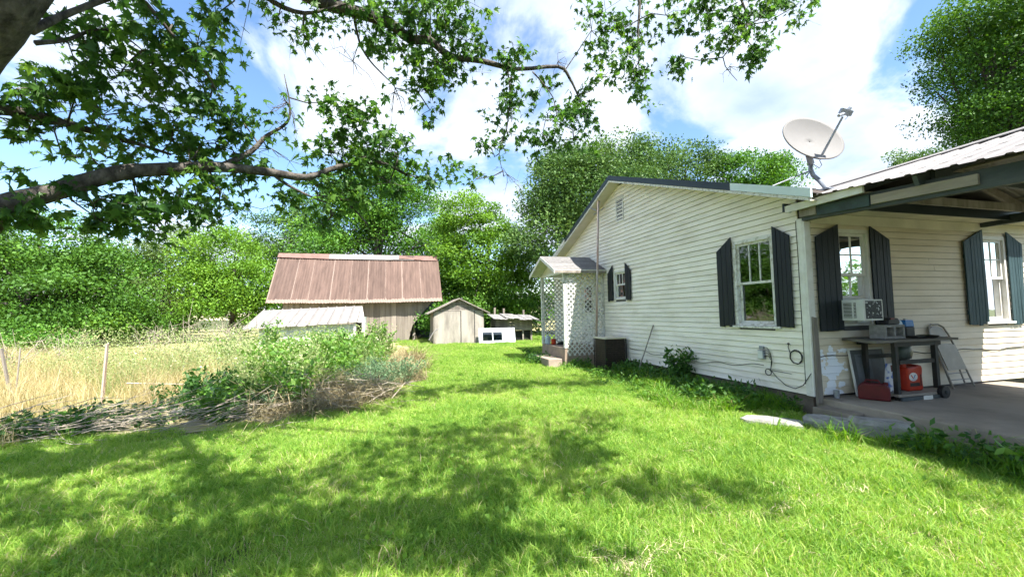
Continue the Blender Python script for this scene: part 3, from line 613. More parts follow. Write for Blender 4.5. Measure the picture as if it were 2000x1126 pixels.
obj('badge_mark', MB().add([jp(-.085,.228)+(0,-.0046,0),jp(-.062,.228)+(0,-.0046,0),jp(-.03,.185)+(0,-.0046,0),jp(-.036,.172)+(0,-.0046,0),jp(-.052,.185)+(0,-.0046,0)], [(0,4,3,2,1)]), M['orange'], bd)
obj('badge_mark', MB().add([jp(.022,.228)+(0,-.0046,0),jp(-.004,.228)+(0,-.0046,0),jp(-.030,.185)+(0,-.0048,0),jp(-.036,.172)+(0,-.0048,0),jp(-.016,.180)+(0,-.0046,0)], [(0,1,2,3,4)]), M['blue'], bd)
tx = bpy.data.curves.new('badge_text','FONT'); tx.body = 'Valvoline'; tx.size = .026; tx.align_x = 'CENTER'
to = textobj('badge_text', tx, M['blue']); to.parent = bd; to.location = np.array(jp(-.03,.152))+(0,-.005,0)-np.array(ROOTLOC[jg.name]); to.rotation_euler = (R(90),0,0)
# framed window screen and packet
sc_ = thing('framed_screen', (1.0,-.05,.27), 'white framed dark screen leaning on the wall behind the bench', 'screen')
def lean(a0,a1,z0,z1,d0,d1,top=.95,foot=.12,back=.03):
    mb = MB(); f = lambda z: -(foot+(back-foot)*(z-.275)/(top-.275))
    return mb.hexa([(a0,f(z0)-d1,z0),(a1,f(z0)-d1,z0),(a1,f(z0)-d0,z0),(a0,f(z0)-d0,z0)], [(a0,f(z1)-d1,z1),(a1,f(z1)-d1,z1),(a1,f(z1)-d0,z1),(a0,f(z1)-d0,z1)])
for q in ((.64,.665,.275,.95),(1.325,1.35,.275,.95),(.667,1.323,.275,.30),(.667,1.323,.925,.95)): obj('frame_bar', lean(*q,0,.018), M['white'], sc_)
obj('mesh', lean(.666,1.324,.301,.924,.006,.009), mat('dark_screen',(.05,.055,.055),(.085,.09,.088),3,.5), sc_)
obj('inner_panel', lean(.75,1.05,.33,.86,.0095,.011), mat('grey_backing',(.13,.14,.15),(.09,.10,.105),2,.6), sc_)
tx = bpy.data.curves.new('size_print','FONT'); tx.body = '20x30'; tx.size = .075
to = textobj('size_print', tx, M['black']); to.parent = sc_; to.location = np.array((.80,-.0545,.785))-np.array(ROOTLOC[sc_.name]); to.rotation_euler = (R(97.6),0,0)
M['packet'] = mat('printed_packet', (.62,.63,.66), (.10,.16,.42), 7, .35, lo=.40, hi=.47, detail=2)
pk = thing('plastic_packet', (1.12,-.25,.41), 'clear printed packet standing on the bench shelf beside the jug', 'packet')
obj('bag', MB().hexa([(.95,-.36,.358),(1.17,-.36,.358),(1.17,-.28,.358),(.95,-.28,.358)], [(.96,-.33,.75),(1.16,-.33,.75),(1.16,-.31,.75),(.96,-.31,.75)]), M['packet'], pk, bevel=.01)
obj('red_print', MB().hexa([(1.03,-.3425,.63),(1.15,-.3425,.63),(1.15,-.339,.63),(1.03,-.339,.63)], [(1.03,-.3345,.72),(1.15,-.3345,.72),(1.15,-.331,.72),(1.03,-.331,.72)]), M['redcan'], pk)
tag(obj('tin_can', MB().lathe((.27,-.12,.272), [(.035,0),(.036,.004),(.036,.105),(.033,.108),(.033,.02)], 14), M['steel'], smooth=False, base=(.27,-.12,.272)), 'small open tin can on the slab by the house corner', 'can')
# folding chair, folded and leaning on the wall
fch = thing('folding_chair', (2.8,-.2,.27), 'tan metal folding chair leaning folded against the house wall', 'folding chair')
def ch(u, z):   # u across the chair, z height; chair leans left and back
    k = (z-.27)/1.0; return np.array([2.52+u-.30*k, -.20+.14*k, z])
obj('back_frame', MB().tube([ch(.03,.275),ch(.05,.8),ch(.06,1.12),ch(.10,1.22),ch(.18,1.265),ch(.34,1.265),ch(.43,1.22),ch(.47,1.10),ch(.50,.8),ch(.52,.275)], .013, 8), M['chair'], fch)
obj('rear_leg', MB().tube([ch(.11,.30)+(0,.06,0),ch(.10,.95)+(0,.02,0)], .011, 8), M['chair'], fch)
obj('rear_leg', MB().tube([ch(.44,.30)+(0,.06,0),ch(.44,.95)+(0,.02,0)], .011, 8), M['chair'], fch)
def chp(pts, dy, t): return MB().prism([ch(u,z)+np.array([0,dy,0]) for u,z in pts], (0,t,0))
obj('seat', chp([(.07,.55),(.49,.55),(.50,.60),(.485,.93),(.40,.955),(.14,.955),(.07,.93)], -.02, .014), M['chair'], fch, bevel=.004)
obj('backrest', chp([(.09,.985),(.455,.985),(.44,1.13),(.40,1.20),(.32,1.235),(.20,1.235),(.12,1.19),(.09,1.12)], .004, .01), M['chair'], fch, bevel=.003)
for z in (.40,.50): obj('rung', MB().tube([ch(.045,z),ch(.515,z)], .008, 6), M['chair'], fch)
obj('rung', MB().tube([ch(.11,.32)+(0,.06,0),ch(.44,.32)+(0,.06,0)], .008, 6), M['chair'], fch)

# wires on the walls
def sag(a,b,n,drop,f): 
    a = np.array(a,float); b = np.array(b,float); return [a+(b-a)*k/n+np.array([0,0,-drop*math.sin(math.pi*k/n)])+np.array(f(k/n)) for k in range(n+1)]
tag(obj('wall_cable', MB().tube(sag((.10,-.03,.845),(9.0,-.03,.86),70,.03,lambda t:(0,-.004,.018*math.sin(t*40)+.008*math.sin(t*97))), .0065, 5), M['black'], base=(.1,-.03,.845)), 'thin black cable sagging along the wall behind the bench', 'cable')
tag(obj('wall_cable', MB().tube(sag((-.026,.80,.64),(-.026,4.85,.62),60,.10,lambda t:(0,0,.02*math.sin(t*31))), .005, 5), M['darkmetal'], base=(-.026,.8,.64)), 'thin grey cable along the foot of the gable wall', 'cable')
lp = []
for k in range(46):
    t = k/45*2*math.pi*2.6; lp.append((-.03-.002*(k%5),.215+(.098+.006*math.sin(k*1.3))*math.cos(t),.83+(.10+.006*math.cos(k*1.7))*math.sin(t)))
cc = thing('cable_coil', (-.03,.215,.93), 'coiled black cable hung on the gable wall near the corner', 'cable coil')
obj('loops', MB().tube(lp, .007, 5), M['black'], cc)
obj('lead', MB().tube([(-.028,.33,1.02),(-.035,.335,.97),(-.03,.31,.88)], .006, 5).tube([(-.02,.33,1.02),(-.045,.33,1.02)], .014, 8), M['black'], cc)
obj('corner_cable', MB().tube([(-.03,.095,2.86),(-.03,.10,2.78),(-.03,.092,2.3),(-.03,.095,1.6),(-.03,.088,.9),(-.03,.09,.45)], .005, 5), M['black'], cc).name = 'riser'
ub = thing('utility_box', (-.03,.80,.80), 'small grey utility box with looping cables on the gable wall', 'utility box')
obj('box', MB().box(-.075,-.022,.755,.865,.745,.885).box(-.06,-.022,.77,.85,.90,.95), M['steel'], ub, bevel=.006)
obj('lid', MB().box(-.081,-.0765,.765,.855,.755,.875), M['acwhite'], ub)
for k in range(4):
    z = .93-.045*k; obj('cable', MB().tube([(-.05,.76,z),(-.055,.70-.01*k,z+.005),(-.05,.645-.008*k,z-.07),(-.045,.63,z-.17+.02*k),(-.045,.655,.60),(-.045,.66,.57)], .0055, 5), M['black'], ub)
lp = [(-.045-.002*(k%4), .70+.055*math.cos(k/30*2*math.pi*2.2), .545+.05*math.sin(k/30*2*math.pi*2.2)) for k in range(31)]
obj('cable_loops', MB().tube(lp, .006, 5).tube([(-.045,.65,.58),(-.045,.55,.48),(-.04,.40,.38),(-.04,.25,.36),(-.04,.12,.43),(-.05,-.02,.62)], .0055, 5).tube([(-.045,.645,.58),(-.04,.45,.575),(-.04,.30,.57)], .0045, 5), M['black'], ub)

# ------------------------------------------------------------------ condenser, rod, mast pole
cu = thing('condenser_unit', (-.41,5.22,0), 'square outdoor condenser unit with dark rusty grille beside the porch', 'condenser')
q = (-.70,-.115,4.9,5.54)
obj('core', MB().box(q[0]+.02,q[1]-.02,q[2]+.02,q[3]-.02,.03,.845), M['condenser'], cu)
obj('base_pan', MB().box(q[0],q[1],q[2],q[3],.0,.05), M['darkmetal'], cu)
obj('lid', MB().box(q[0]-.015,q[1]+.015,q[2]-.015,q[3]+.015,.85,.89), M['cream'], cu, bevel=.012)
for x,y in ((q[0],q[2]),(q[1],q[2]),(q[0],q[3]),(q[1],q[3])): obj('corner_post', MB().box(x-.008,x+.012,y-.008,y+.012,.05,.849), M['darkmetal'], cu)
g1 = MB(); g2 = MB()
for z in np.arange(.10,.84,.055): g1.box(q[0]+.0125,q[1]-.0085,q[2]-.004,q[2]+.004,z,z+.006); g2.box(q[0]-.004,q[0]+.004,q[2]+.0125,q[3]-.0085,z,z+.006)
for k in range(1,15): x = q[0]+k*(q[1]-q[0])/15; g1.box(x-.002,x+.002,q[2]+.0045,q[2]+.0075,.055,.845)
for k in range(1,16): y = q[2]+k*(q[3]-q[2])/16; g2.box(q[0]+.0045,q[0]+.0075,y-.002,y+.002,.055,.845)
M['rustwire'] = mat('rusty_wire_guard', (.035,.027,.02), (.10,.07,.045), 12, .6)
obj('wire_guard', g1, M['rustwire'], cu)['kind'] = 'stuff'; obj('wire_guard', g2, M['rustwire'], cu)['kind'] = 'stuff'
tag(obj('leaning_rod', MB().tube([(-.42,3.98,0),(-.025,3.80,1.23)], .014, 8), M['greywood'], base=(-.42,3.98,0)), 'thin grey rod leaning against the gable wall', 'rod')
pb, pt = onY(5.9,1163.5,700), onY(5.9,1169,372)
pl = thing('rusty_pole', (pb[0],pb[1],0), 'tall rusty pipe standing against the gable beside the porch', 'pole')
obj('pipe', MB().tube([(pb[0],5.9,0), pt], .03, 10), M['rust'], pl, smooth=True)
obj('bracket', MB().tube([(pt[0]-.02,5.9,4.42),(OV-.02,6.25,4.62)], .012, 6).tube([(pt[0]+.09,5.75,4.5),(pt[0]-.1,6.05,4.36)], .012, 6), M['steel'], pl)

# ------------------------------------------------------------------ porch
po = thing('back_porch', (-.62,7.15,0), 'small gabled back porch with white lattice sides and shingle roof', 'porch')
PX, PA, PB, PF = -1.24, 6.2, 8.1, .55
obj('floor', MB().hexa([(PX-.06,PA-.02,-.02),(-.04,PA-.02,-.02),(-.04,PB+.05,-.02),(PX-.06,PB+.05,-.02)], [(PX-.04,PA,PF),(-.04,PA,PF),(-.04,PB+.03,PF),(PX-.04,PB+.03,PF)]), mat('brown_porch_concrete',(.33,.25,.19),(.22,.17,.13),3,.9,.4,20), po, bevel=.02)
obj('step', MB().box(PX-.50,PX-.08,6.3,7.7,-.02,.25), mat('step_concrete',(.36,.29,.23),(.25,.2,.16),3,.9,.4,20), po, bevel=.02)
for x,y in ((PX,PA+.03),(PX,PB),(PX,7.0)): 
    if y != 7.0: obj('post', MB().box(x-.045,x+.045,y-.045,y+.045,PF+.002,2.76), M['oldwhite'], po)
obj('post', MB().box(-.075,-.02,PA-.0,PA+.05,PF,2.76), M['oldwhite'], po)
def lattice(mapf, u0,u1,z0f,z1, sp=.105, wd_=.034):
    mb = MB()
    for sgn in (1,-1):
        off = .004 if sgn > 0 else -.004; k = -60
        for k in range(-40,60):
            c = k*sp*math.sqrt(2); pts = []
            # line z = z_ref + sgn*(u-u0) + c, clip to rectangle
            us = np.linspace(u0,u1,2); zl = 0.0
            ua, ub_ = u0, u1
            za = sgn*(ua-u0)+c; zb_ = sgn*(ub_-u0)+c
            zlo, zhi = z0f, z1
            def uz(z): return u0+(z-c)*sgn
            lo, hi = sorted((uz(zlo), uz(zhi))); a, b = max(u0,lo), min(u1,hi)
            if b-a < .03: continue
            A_ = mapf(a, sgn*(a-u0)+c, off); B_ = mapf(b, sgn*(b-u0)+c, off); nrm_ = np.array(mapf(0,0,1))-np.array(mapf(0,0,0))
            mb.bar(A_, B_, .0065, wd_, up=np.cross(nrm_, np.array(B_)-np.array(A_)))
    return mb
l1 = obj('lattice_panel', lattice(lambda u,z,o:(u,PA-.02-o,z), PX+.03,-.03,.34,2.70), M['oldwhite'], po); l1['kind'] = 'stuff'
l2 = obj('lattice_panel', lattice(lambda u,z,o:(u,PB-.05-o,z), PX+.05,-.4,PF+.02,2.66), M['oldwhite'], po); l2['kind'] = 'stuff'
for a in (PX+.035,): obj('lattice_edge', MB().box(PX+.045,-.08,PA-.035,PA-.012,2.70,2.76), M['oldwhite'], po)
obj('header', MB().box(PX-.03,PX+.03,PA+.08,PB-.05,2.68,2.76), M['white'], po)
# roof: two slopes with shingle courses
RE, RT, ex0 = 2.76, 3.27, -1.60
def prz(y): return RT-(RT-RE)*abs(y-7.15)/1.15
for sgn in (-1,1):
    ye = 7.15+sgn*1.15
    dk = obj('roof_deck', MB().hexa([(ex0,ye,RE-.03),(-.02,ye,RE-.03),(-.02,7.15,RT-.03),(ex0,7.15,RT-.03)], [(ex0,ye,RE-.004),(-.02,ye,RE-.004),(-.02,7.15,RT-.004),(ex0,7.15,RT-.004)]), M['white'], po)
    nc = 9
    for k in range(nc):
        y0 = ye+(7.15-ye)*k/nc; y1 = ye+(7.15-ye)*min(1,(k+1.35)/nc)
        x = ex0-.015; 
        while x < -.03:
            x2 = min(x+random.uniform(.85,1.0), -.025)
            obj('shingle', MB().hexa([(x,y0,prz(y0)-.001),(x2,y0,prz(y0)-.001),(x2,y1,prz(y1)+.0),(x,y1,prz(y1)+.0)], [(x,y0,prz(y0)+.012),(x2,y0,prz(y0)+.012),(x2,y1,prz(y1)+.004),(x,y1,prz(y1)+.004)]), M['shingle'], po); x = x2+.003
    obj('rake_board', MB().hexa([(ex0-.03,ye,RE-.11),(ex0-.004,ye,RE-.11),(ex0-.004,7.15,RT-.10),(ex0-.03,7.15,RT-.10)], [(ex0-.03,ye,RE-.002),(ex0-.004,ye,RE-.002),(ex0-.004,7.15,RT-.002),(ex0-.03,7.15,RT-.002)]), M['white'], po)
obj('gable_panel', MB().prism([(PX-.02,6.22,2.765),(PX-.02,8.08,2.765),(PX-.02,7.15,3.2)], (.03,0,0)), M['cream'], po)
obj('eave_board', MB().box(ex0,-.03,6.0,6.02,2.66,2.728), M['greywood'], po)
dr = obj('door', MB().box(-.05,-.022,6.75,7.6,PF+.02,2.56), M['white'], po)
obj('pane', MB().box(-.054,-.0505,6.9,7.42,1.55,2.35), M['glass'], dr); obj('pane_backing', MB().box(-.0503,-.0501,6.9,7.42,1.55,2.35), M['black'], dr)
obj('door_frame', MB().box(-.06,-.022,6.66,6.745,PF,2.64).box(-.06,-.022,7.605,7.69,PF,2.64), M['white'], po)
tag(obj('orange_tub', MB().lathe((-1.08,7.6,PF), [(.06,0),(.075,.02),(.08,.17),(.07,.18)], 14), M['orange'], base=(-1.08,7.6,PF)), 'small orange tub on the porch floor by the post', 'tub')
tag(obj('glass_jar', MB().lathe((-1.18,7.85,PF), [(.07,0),(.085,.02),(.085,.20),(.06,.24),(.06,.28)], 14), M['clear'], base=(-1.18,7.85,PF)), 'pale jar standing beside the orange tub on the porch', 'jar')
tag(obj('black_shoe', MB().lathe((-.88,7.45,PF), [(.09,0),(.10,.03),(.07,.08),(.03,.10)], 12, ((1.4,0,0),(0,.7,0),(0,0,1))), M['black'], smooth=True, base=(-.88,7.45,PF)), 'dark low lump like a shoe on the porch floor', 'shoe')

# ------------------------------------------------------------------ outbuildings
# small shed
SY = 16.8; x0, x1 = -4.12, -1.52; zl = 1.72
sh = thing('garden_shed', (-2.8,SY+1.2,0), 'small weathered shed with double doors and plank gable behind the lawn', 'shed')
obj('door', MB().box(x0+.02,-2.745,SY-.03,SY,.02,zl), M['plywood'], sh); obj('door', MB().box(-2.70,-2.02,SY-.025,SY,.03,zl+.02), M['plywood'], sh)
obj('front_panel', MB().box(-1.98,x1,SY-.02,SY+.01,0,zl+.06), M['plywood'], sh)
obj('door_gap', MB().box(x0+.03,x1-.02,SY+.012,SY+.03,0,zl), M['black'], sh)
obj('side_wall', MB().box(x0-.02,x0+.012,SY+.0,SY+2.3,0,zl-.02), M['greywood'], sh); obj('side_wall', MB().box(x1-.01,x1+.02,SY+.012,SY+2.3,0,zl-.02), M['greywood'], sh)
obj('rear_wall', MB().box(x0,x1,SY+2.28,SY+2.3,0,zl), M['greywood'], sh)
pk_ = 2.36; mid = (x0+x1)/2
for k in range(6):
    z0 = zl+.015+k*.098; z1 = z0+.085; hw0 = (pk_-z0)/(pk_-zl)*1.28; hw1 = max(.02,(pk_-z1)/(pk_-zl)*1.28); dx = random.uniform(-.03,.03)
    obj('gable_plank', MB().hexa([(mid-hw0,SY-.02-.01*(k%2),z0),(mid+hw0,SY-.02,z0),(mid+hw0,SY+.005,z0),(mid-hw0,SY+.005,z0)], [(mid-hw1,SY-.02-.01*(k%2),z1+dx*.3),(mid+hw1,SY-.02,z1),(mid+hw1,SY+.005,z1),(mid-hw1,SY+.005,z1)]), M['greywood'], sh)
obj('gable_backing', MB().prism([(mid-1.25,SY+.032,zl),(mid+1.25,SY+.032,zl),(mid,SY+.032,pk_-.02)], (0,.02,0)), M['black'], sh)
for sgn in (-1,1):
    ex = mid+sgn*1.62; ez = pk_-.62*1.62/1.28+.02
    obj('roof_slope', MB().hexa([(ex,SY-.22,ez-.03),(mid,SY-.22,pk_-.02),(mid,SY+2.5,pk_-.02),(ex,SY+2.5,ez-.03)], [(ex,SY-.22,ez+.025),(mid,SY-.22,pk_+.035),(mid,SY+2.5,pk_+.035),(ex,SY+2.5,ez+.025)]), M['greywood'], sh)
# old door lying on its side
od = thing('old_door', (-.85,16.35,0), 'white flaking door with two glass panes lying on its side by the shed', 'door')
def dl(x,z,o): return (x, 16.30-o+.25*z, z)
def dbox(a,b,z0,z1,o0,o1): return MB().hexa([dl(a,z0,o1),dl(b,z0,o1),dl(b,z0,o0),dl(a,z0,o0)], [dl(a,z1,o1),dl(b,z1,o1),dl(b,z1,o0),dl(a,z1,o0)])
M['doorblue'] = mat('bluish_flaking_paint', (.72,.78,.82), (.50,.54,.56), 9, .7, .2, 40)
obj('slab', dbox(-1.86,-1.66,.02,.80,0,.04), M['doorblue'], od); obj('slab', dbox(-.62,.08,.02,.80,0,.04), M['doorblue'], od)
obj('rail', dbox(-1.658,-.622,.02,.16,0,.038), M['doorblue'], od); obj('rail', dbox(-1.658,-.622,.60,.80,0,.038), M['doorblue'], od); obj('mullion', dbox(-1.15,-1.10,.162,.598,.002,.036), M['doorblue'], od)
for a,b in ((-1.655,-1.152),(-1.098,-.625)): obj('pane', dbox(a,b,.163,.597,.014,.02), M['glassdull'], od); obj('panel_behind', dbox(a,b,.163,.597,.004,.008), M['clear'], od)
obj('knob_hole', dbox(-.86,-.82,.72,.76,.041,.043), M['black'], od)
# low coop
cpn = thing('animal_coop', (.3,17.6,0), 'low brown board coop with a tattered roof right of the shed', 'coop')
for k in range(4): obj('board', MB().box(-.75,1.28,17.2-.004*k,17.23,.62+k*.155,.62+(k+1)*.155-.008), M['barnwood'], cpn)
obj('side_board', MB().box(-.78,-.755,17.2,18.4,.3,1.25), M['greywood'], cpn); obj('side_board', MB().box(1.285,1.31,17.2,18.4,.3,1.2), M['greywood'], cpn)
obj('dark_opening', MB().box(-.7,1.25,17.35,17.4,0,.6), M['black'], cpn)
for x in (-.72,.28,.78,1.26): obj('leg', MB().box(x-.04,x+.04,17.22,17.3,0,.615), M['greywood'], cpn)
for k in range(7):
    xa = -.98+k*.36; z = 1.28+random.uniform(-.03,.04)-.012*k
    obj('roof_sheet', MB().hexa([(xa,16.8+random.uniform(-.1,.1),z),(xa+.42,16.8+random.uniform(-.1,.1),z-.02),(xa+.42,18.5,z+.22),(xa,18.5,z+.25)], [(xa,16.8,z+.03),(xa+.42,16.8,z+.01),(xa+.42,18.5,z+.25),(xa,18.5,z+.28)]), M['tar'], cpn)
obj('prop', MB().bar((1.30,17.1,1.06),(2.05,17.0,.55),.05,.05), M['greywood'], cpn); obj('roof_flap', MB().bar((1.2,16.9,1.26),(2.0,16.9,1.0),.4,.02), M['tar'], cpn)
for x,z,lab in ((-.55,1.9,'broken brown post stub left of the coop roof'),(.05,1.85,'slanted pale post stub over the coop roof'),(1.25,1.75,'upright post stub at the right end of the coop')):
    tag(obj('post_stub', MB().bar((x,18.6,0),(x+random.uniform(-.1,.1),18.6,z),.12,.1), M['barnwood'], base=(x,18.6,0)), lab, 'post', 'old posts behind the coop')
tag(obj('bent_pipe', MB().tube([onY(16.3,838,664),onY(16.3,846,650),onY(16.3,853,643),onY(16.3,857,642)], .03, 8), M['whitemetal'], base=tuple(onY(16.3,838,664))), 'pale bent pipe leaning on the left corner of the small shed', 'pipe')

# barn
BY = 20.3
bn = thing('old_barn', (-8.5,BY+3,0), 'old board barn with a rusty corrugated roof behind the weeds', 'barn')
eL, eR = onY(BY-.5,518,592), onY(BY-.5,863,588); rL, rR = onY(BY+2.7,545,497), onY(BY+2.7,854,503)
cuts = [0,.125,.212,.335,.44,.545,.65,.755,.87,1.0]
def bl(a,b,t): return a+(b-a)*t
for k in range(9):
    a, b = cuts[k], cuts[k+1]+.004; n = 7
    vs = []; fs = []
    for j in range(2*n+1):
        t = a+(b-a)*j/(2*n); h = .035 if j%2 else 0; sagz = -.10*math.sin(math.pi*t)
        lo, hi = bl(eL,eR,t)+(0,-.02*(k%2),h+sagz*.6+.012*(k%2)), bl(rL,rR,t)+(0,0,h+sagz*.5+.012*(k%2))
        vs += [lo, hi]
    fs = [(2*j,2*j+2,2*j+3,2*j+1) for j in range(2*n)]
    rs = obj('roof_sheet', MB().add(vs,fs), M['rustsheet'], bn)
    at_ = rs.data.attributes.new('across','FLOAT','POINT'); at_.data.foreach_set('value', np.repeat(np.arange(2*n+1)/(2*n)+.001,2).astype(np.float32))
    at_ = rs.data.attributes.new('along','FLOAT','POINT'); at_.data.foreach_set('value', np.tile([.001,1.0],2*n+1).astype(np.float32))
bL, bR = eL+(.9,5.8,0), eR+(-.3,5.8,0)
obj('rear_roof', MB().add([rL,rR,rR+(0,3.4,-2.6),rL+(0,3.4,-2.6)], [(0,3,2,1)]), M['rust'], bn)
for (t0,t1,dz0,dz1,m) in ((0,.36,.05,-.02,'rustplain'),(.30,.70,.0,.0,'tin'),(.68,.84,.02,.02,'tin'),(.74,.90,.10,.02,'rustplain'),(.885,1.0,.0,.0,'rustplain')):
    p0, p1 = bl(rL,rR,t0), bl(rL,rR,t1); dv_ = (bl(eL,eR,.5)-bl(rL,rR,.5)); dv_ /= np.linalg.norm(dv_)
    q0, q1 = p0+dv_*.42+(0,-.06,.05+dz0), p1+dv_*.42+(0,-.06,.05+dz1)
    obj('ridge_sheet', MB().add([p0+(0,0,.10),p1+(0,0,.10),q1,q0,p0+(0,0,.075),p1+(0,0,.075),q1-(0,0,.02),q0-(0,0,.02)], [(0,3,2,1),(4,5,6,7),(3,7,6,2),(0,1,5,4),(0,4,7,3),(1,2,6,5)]), M[m], bn)
# front boards with the slanted cut at the right
xl, xr = onY(BY,552,600)[0], onY(BY,846,592)[0]; xc = onY(BY,797,645)[0]; zc = onY(BY,797,645)[2]; ze = 2.42
x = xl
while x < xr-.05:
    w_ = random.uniform(.22,.36); x2 = min(x+w_, xr)
    def zb_at(xx): return 0.0 if xx <= xc else zc+(ze-zc)*(xx-xc)/(xr-xc)
    za, zb2 = zb_at(x+.01 if x < xc else x), zb_at(x2 if x2 > xc else x2); 
    if x < xc < x2: x2 = xc; zb2 = 0
    zt = ze+.25; y = BY+random.uniform(-.015,.015)
    obj('wall_board', MB().hexa([(x+.006,y,za),(x2-.006,y,zb2),(x2-.006,y+.03,zb2),(x+.006,y+.03,za)], [(x+.006,y,zt),(x2-.006,y,zt),(x2-.006,y+.03,zt),(x+.006,y+.03,zt)]), M['barnwood'], bn); x = x2
obj('backing_wall', MB().box(xl,xc-.02,BY+.05,BY+.08,0,ze+.2), M['black'], bn)
obj('bay_wall', MB().box(xc+.35,xr+.2,BY+2.2,BY+2.25,0,ze), M['darkwood'], bn); obj('post', MB().box(xc+.28,xc+.42,BY+.5,BY+.64,0,ze+.3), M['greywood'], bn)
obj('side_wall', MB().box(xl,xl+.03,BY+.05,BY+5,0,ze+.2), M['barnwood'], bn); obj('rear_wall', MB().box(xl,xr,BY+5,BY+5.05,0,ze+.3), M['barnwood'], bn)
# pale low shed with a tin roof
LYe, LYr = 12.3, 14.1
ls = thing('tin_roofed_shed', (-9.3,13.2,0), 'low pale shed with a grey tin roof half buried in weeds', 'shed')
a0, a1 = onY(LYe,470,644), onY(LYe,697,629); b0, b1 = onY(LYr,513,606), onY(LYr,706,597)
for k in range(11):
    t0, t1 = k/11, (k+1)/11; n = 3; vs = []
    for (t,h) in ((t0,.0),(t0+.012,.045),(t0+.022,.0),(t1,.0)):
        wv = .012*math.sin(k*2.1); vs += [bl(a0,a1,t)+(0,0,h+wv), bl(b0,b1,t)+(0,0,h), bl(a0,a1,t)+(0,0,h+wv-.012), bl(b0,b1,t)+(0,0,h-.012)]
    fs = []
    for j in range(3): fs += [(4*j,4*j+4,4*j+5,4*j+1),(4*j+2,4*j+3,4*j+7,4*j+6)]
    fs += [(0,2,6,4),(4,6,10,8),(8,10,14,12)]
    obj('roof_panel', MB().add(vs,fs), M['tin'], ls)
c1 = onY(LYe+.1,712,630)
obj('gable_trim', MB().prism([b1+(.02,0,.01), a1+(.03,-.02,.0), a1+(.30,.02,-.02)], (.0,.02,0)), M['white'], ls)
obj('rear_roof', MB().add([b0,b1,b1+(0,1.8,-.7),b0+(0,1.8,-.7)], [(0,3,2,1)]), M['tin'], ls)
wx0, wx1 = a0[0]+.5, a1[0]-.15
for k in range(6): obj('wall_sheet', MB().box(wx0+(wx1-wx0)*k/6+.005,wx0+(wx1-wx0)*(k+1)/6-.005,LYe+.25-.01*(k%2),LYe+.28,0,a0[2]+.12), M['greenwhite'], ls)
obj('end_wall', MB().box(wx1+.32,wx1+.36,LYe+.5,LYr,0,a1[2]+.2), M['greenwhite'], ls); obj('dark_doorway', MB().box(wx1,wx1+.3,LYe+.6,LYe+.65,0,a1[2]), M['black'], ls)
obj('post', MB().box(wx1+.02,wx1+.11,LYe+.1,LYe+.19,0,a1[2]), M['white'], ls); obj('post', MB().box(wx1+.33,wx1+.43,LYe+.02,LYe+.11,0,a1[2]-.02), M['white'], ls)

# ------------------------------------------------------------------ trees
LEAVES = {}
def leafquads(P, size, droop=.5, tint=None, R_=rng, asp=.62):
    n = len(P); s = size*R_.uniform(.6,1.3,n)[:,None]
    a = R_.normal(size=(n,3)); a[:,2] -= .35; a /= np.linalg.norm(a,axis=1)[:,None]
    up = R_.normal(size=(n,3))*.75+np.array([0,0,1.0]); b = np.cross(up,a); b /= (np.linalg.norm(b,axis=1)[:,None]+1e-9)
    nn = np.cross(a,b)
    V = np.stack([P, P+a*s*.5+b*s*asp*.5-nn*s*.06, P+a*s, P+a*s*.5-b*s*asp*.5-nn*s*.06],1).reshape(-1,3)
    F = np.arange(4*n).reshape(n,4); return V, F, np.repeat(tint, 4)
def blob_points(ells, n, clump_r, per, R_, shell=.55):
    """clumps spread through ellipsoids -> points, clump tint"""
    ells = np.array(ells, float); vol = (ells[:,3]*ells[:,4]*ells[:,5])**.8; k = max(8, n//per)
    pick = R_.choice(len(ells), k, p=vol/vol.sum()); d = R_.normal(size=(k,3)); d /= np.linalg.norm(d,axis=1)[:,None]
    rr = R_.uniform(0,1,k)**(1/3.); rr = shell+(1-shell)*rr if shell < 1 else rr; rr *= R_.uniform(.82,1.1,k)
    c = ells[pick,:3]+d*rr[:,None]*ells[pick,3:6]
    cl = R_.integers(0,k,n); off = R_.normal(size=(n,3))*clump_r*np.array([1,1,.48])
    nrmv = np.linalg.norm(off/(clump_r*np.array([1,1,.55])),axis=1); off *= np.minimum(1,1.7/np.maximum(nrmv,1e-6))[:,None]
    sz = R_.uniform(.6,1.35,k); off *= sz[cl][:,None]
    ct = R_.normal(0,.17,k); return c, c[cl]+off, np.clip(.5+ct[cl]+R_.normal(0,.11,n),0,1)
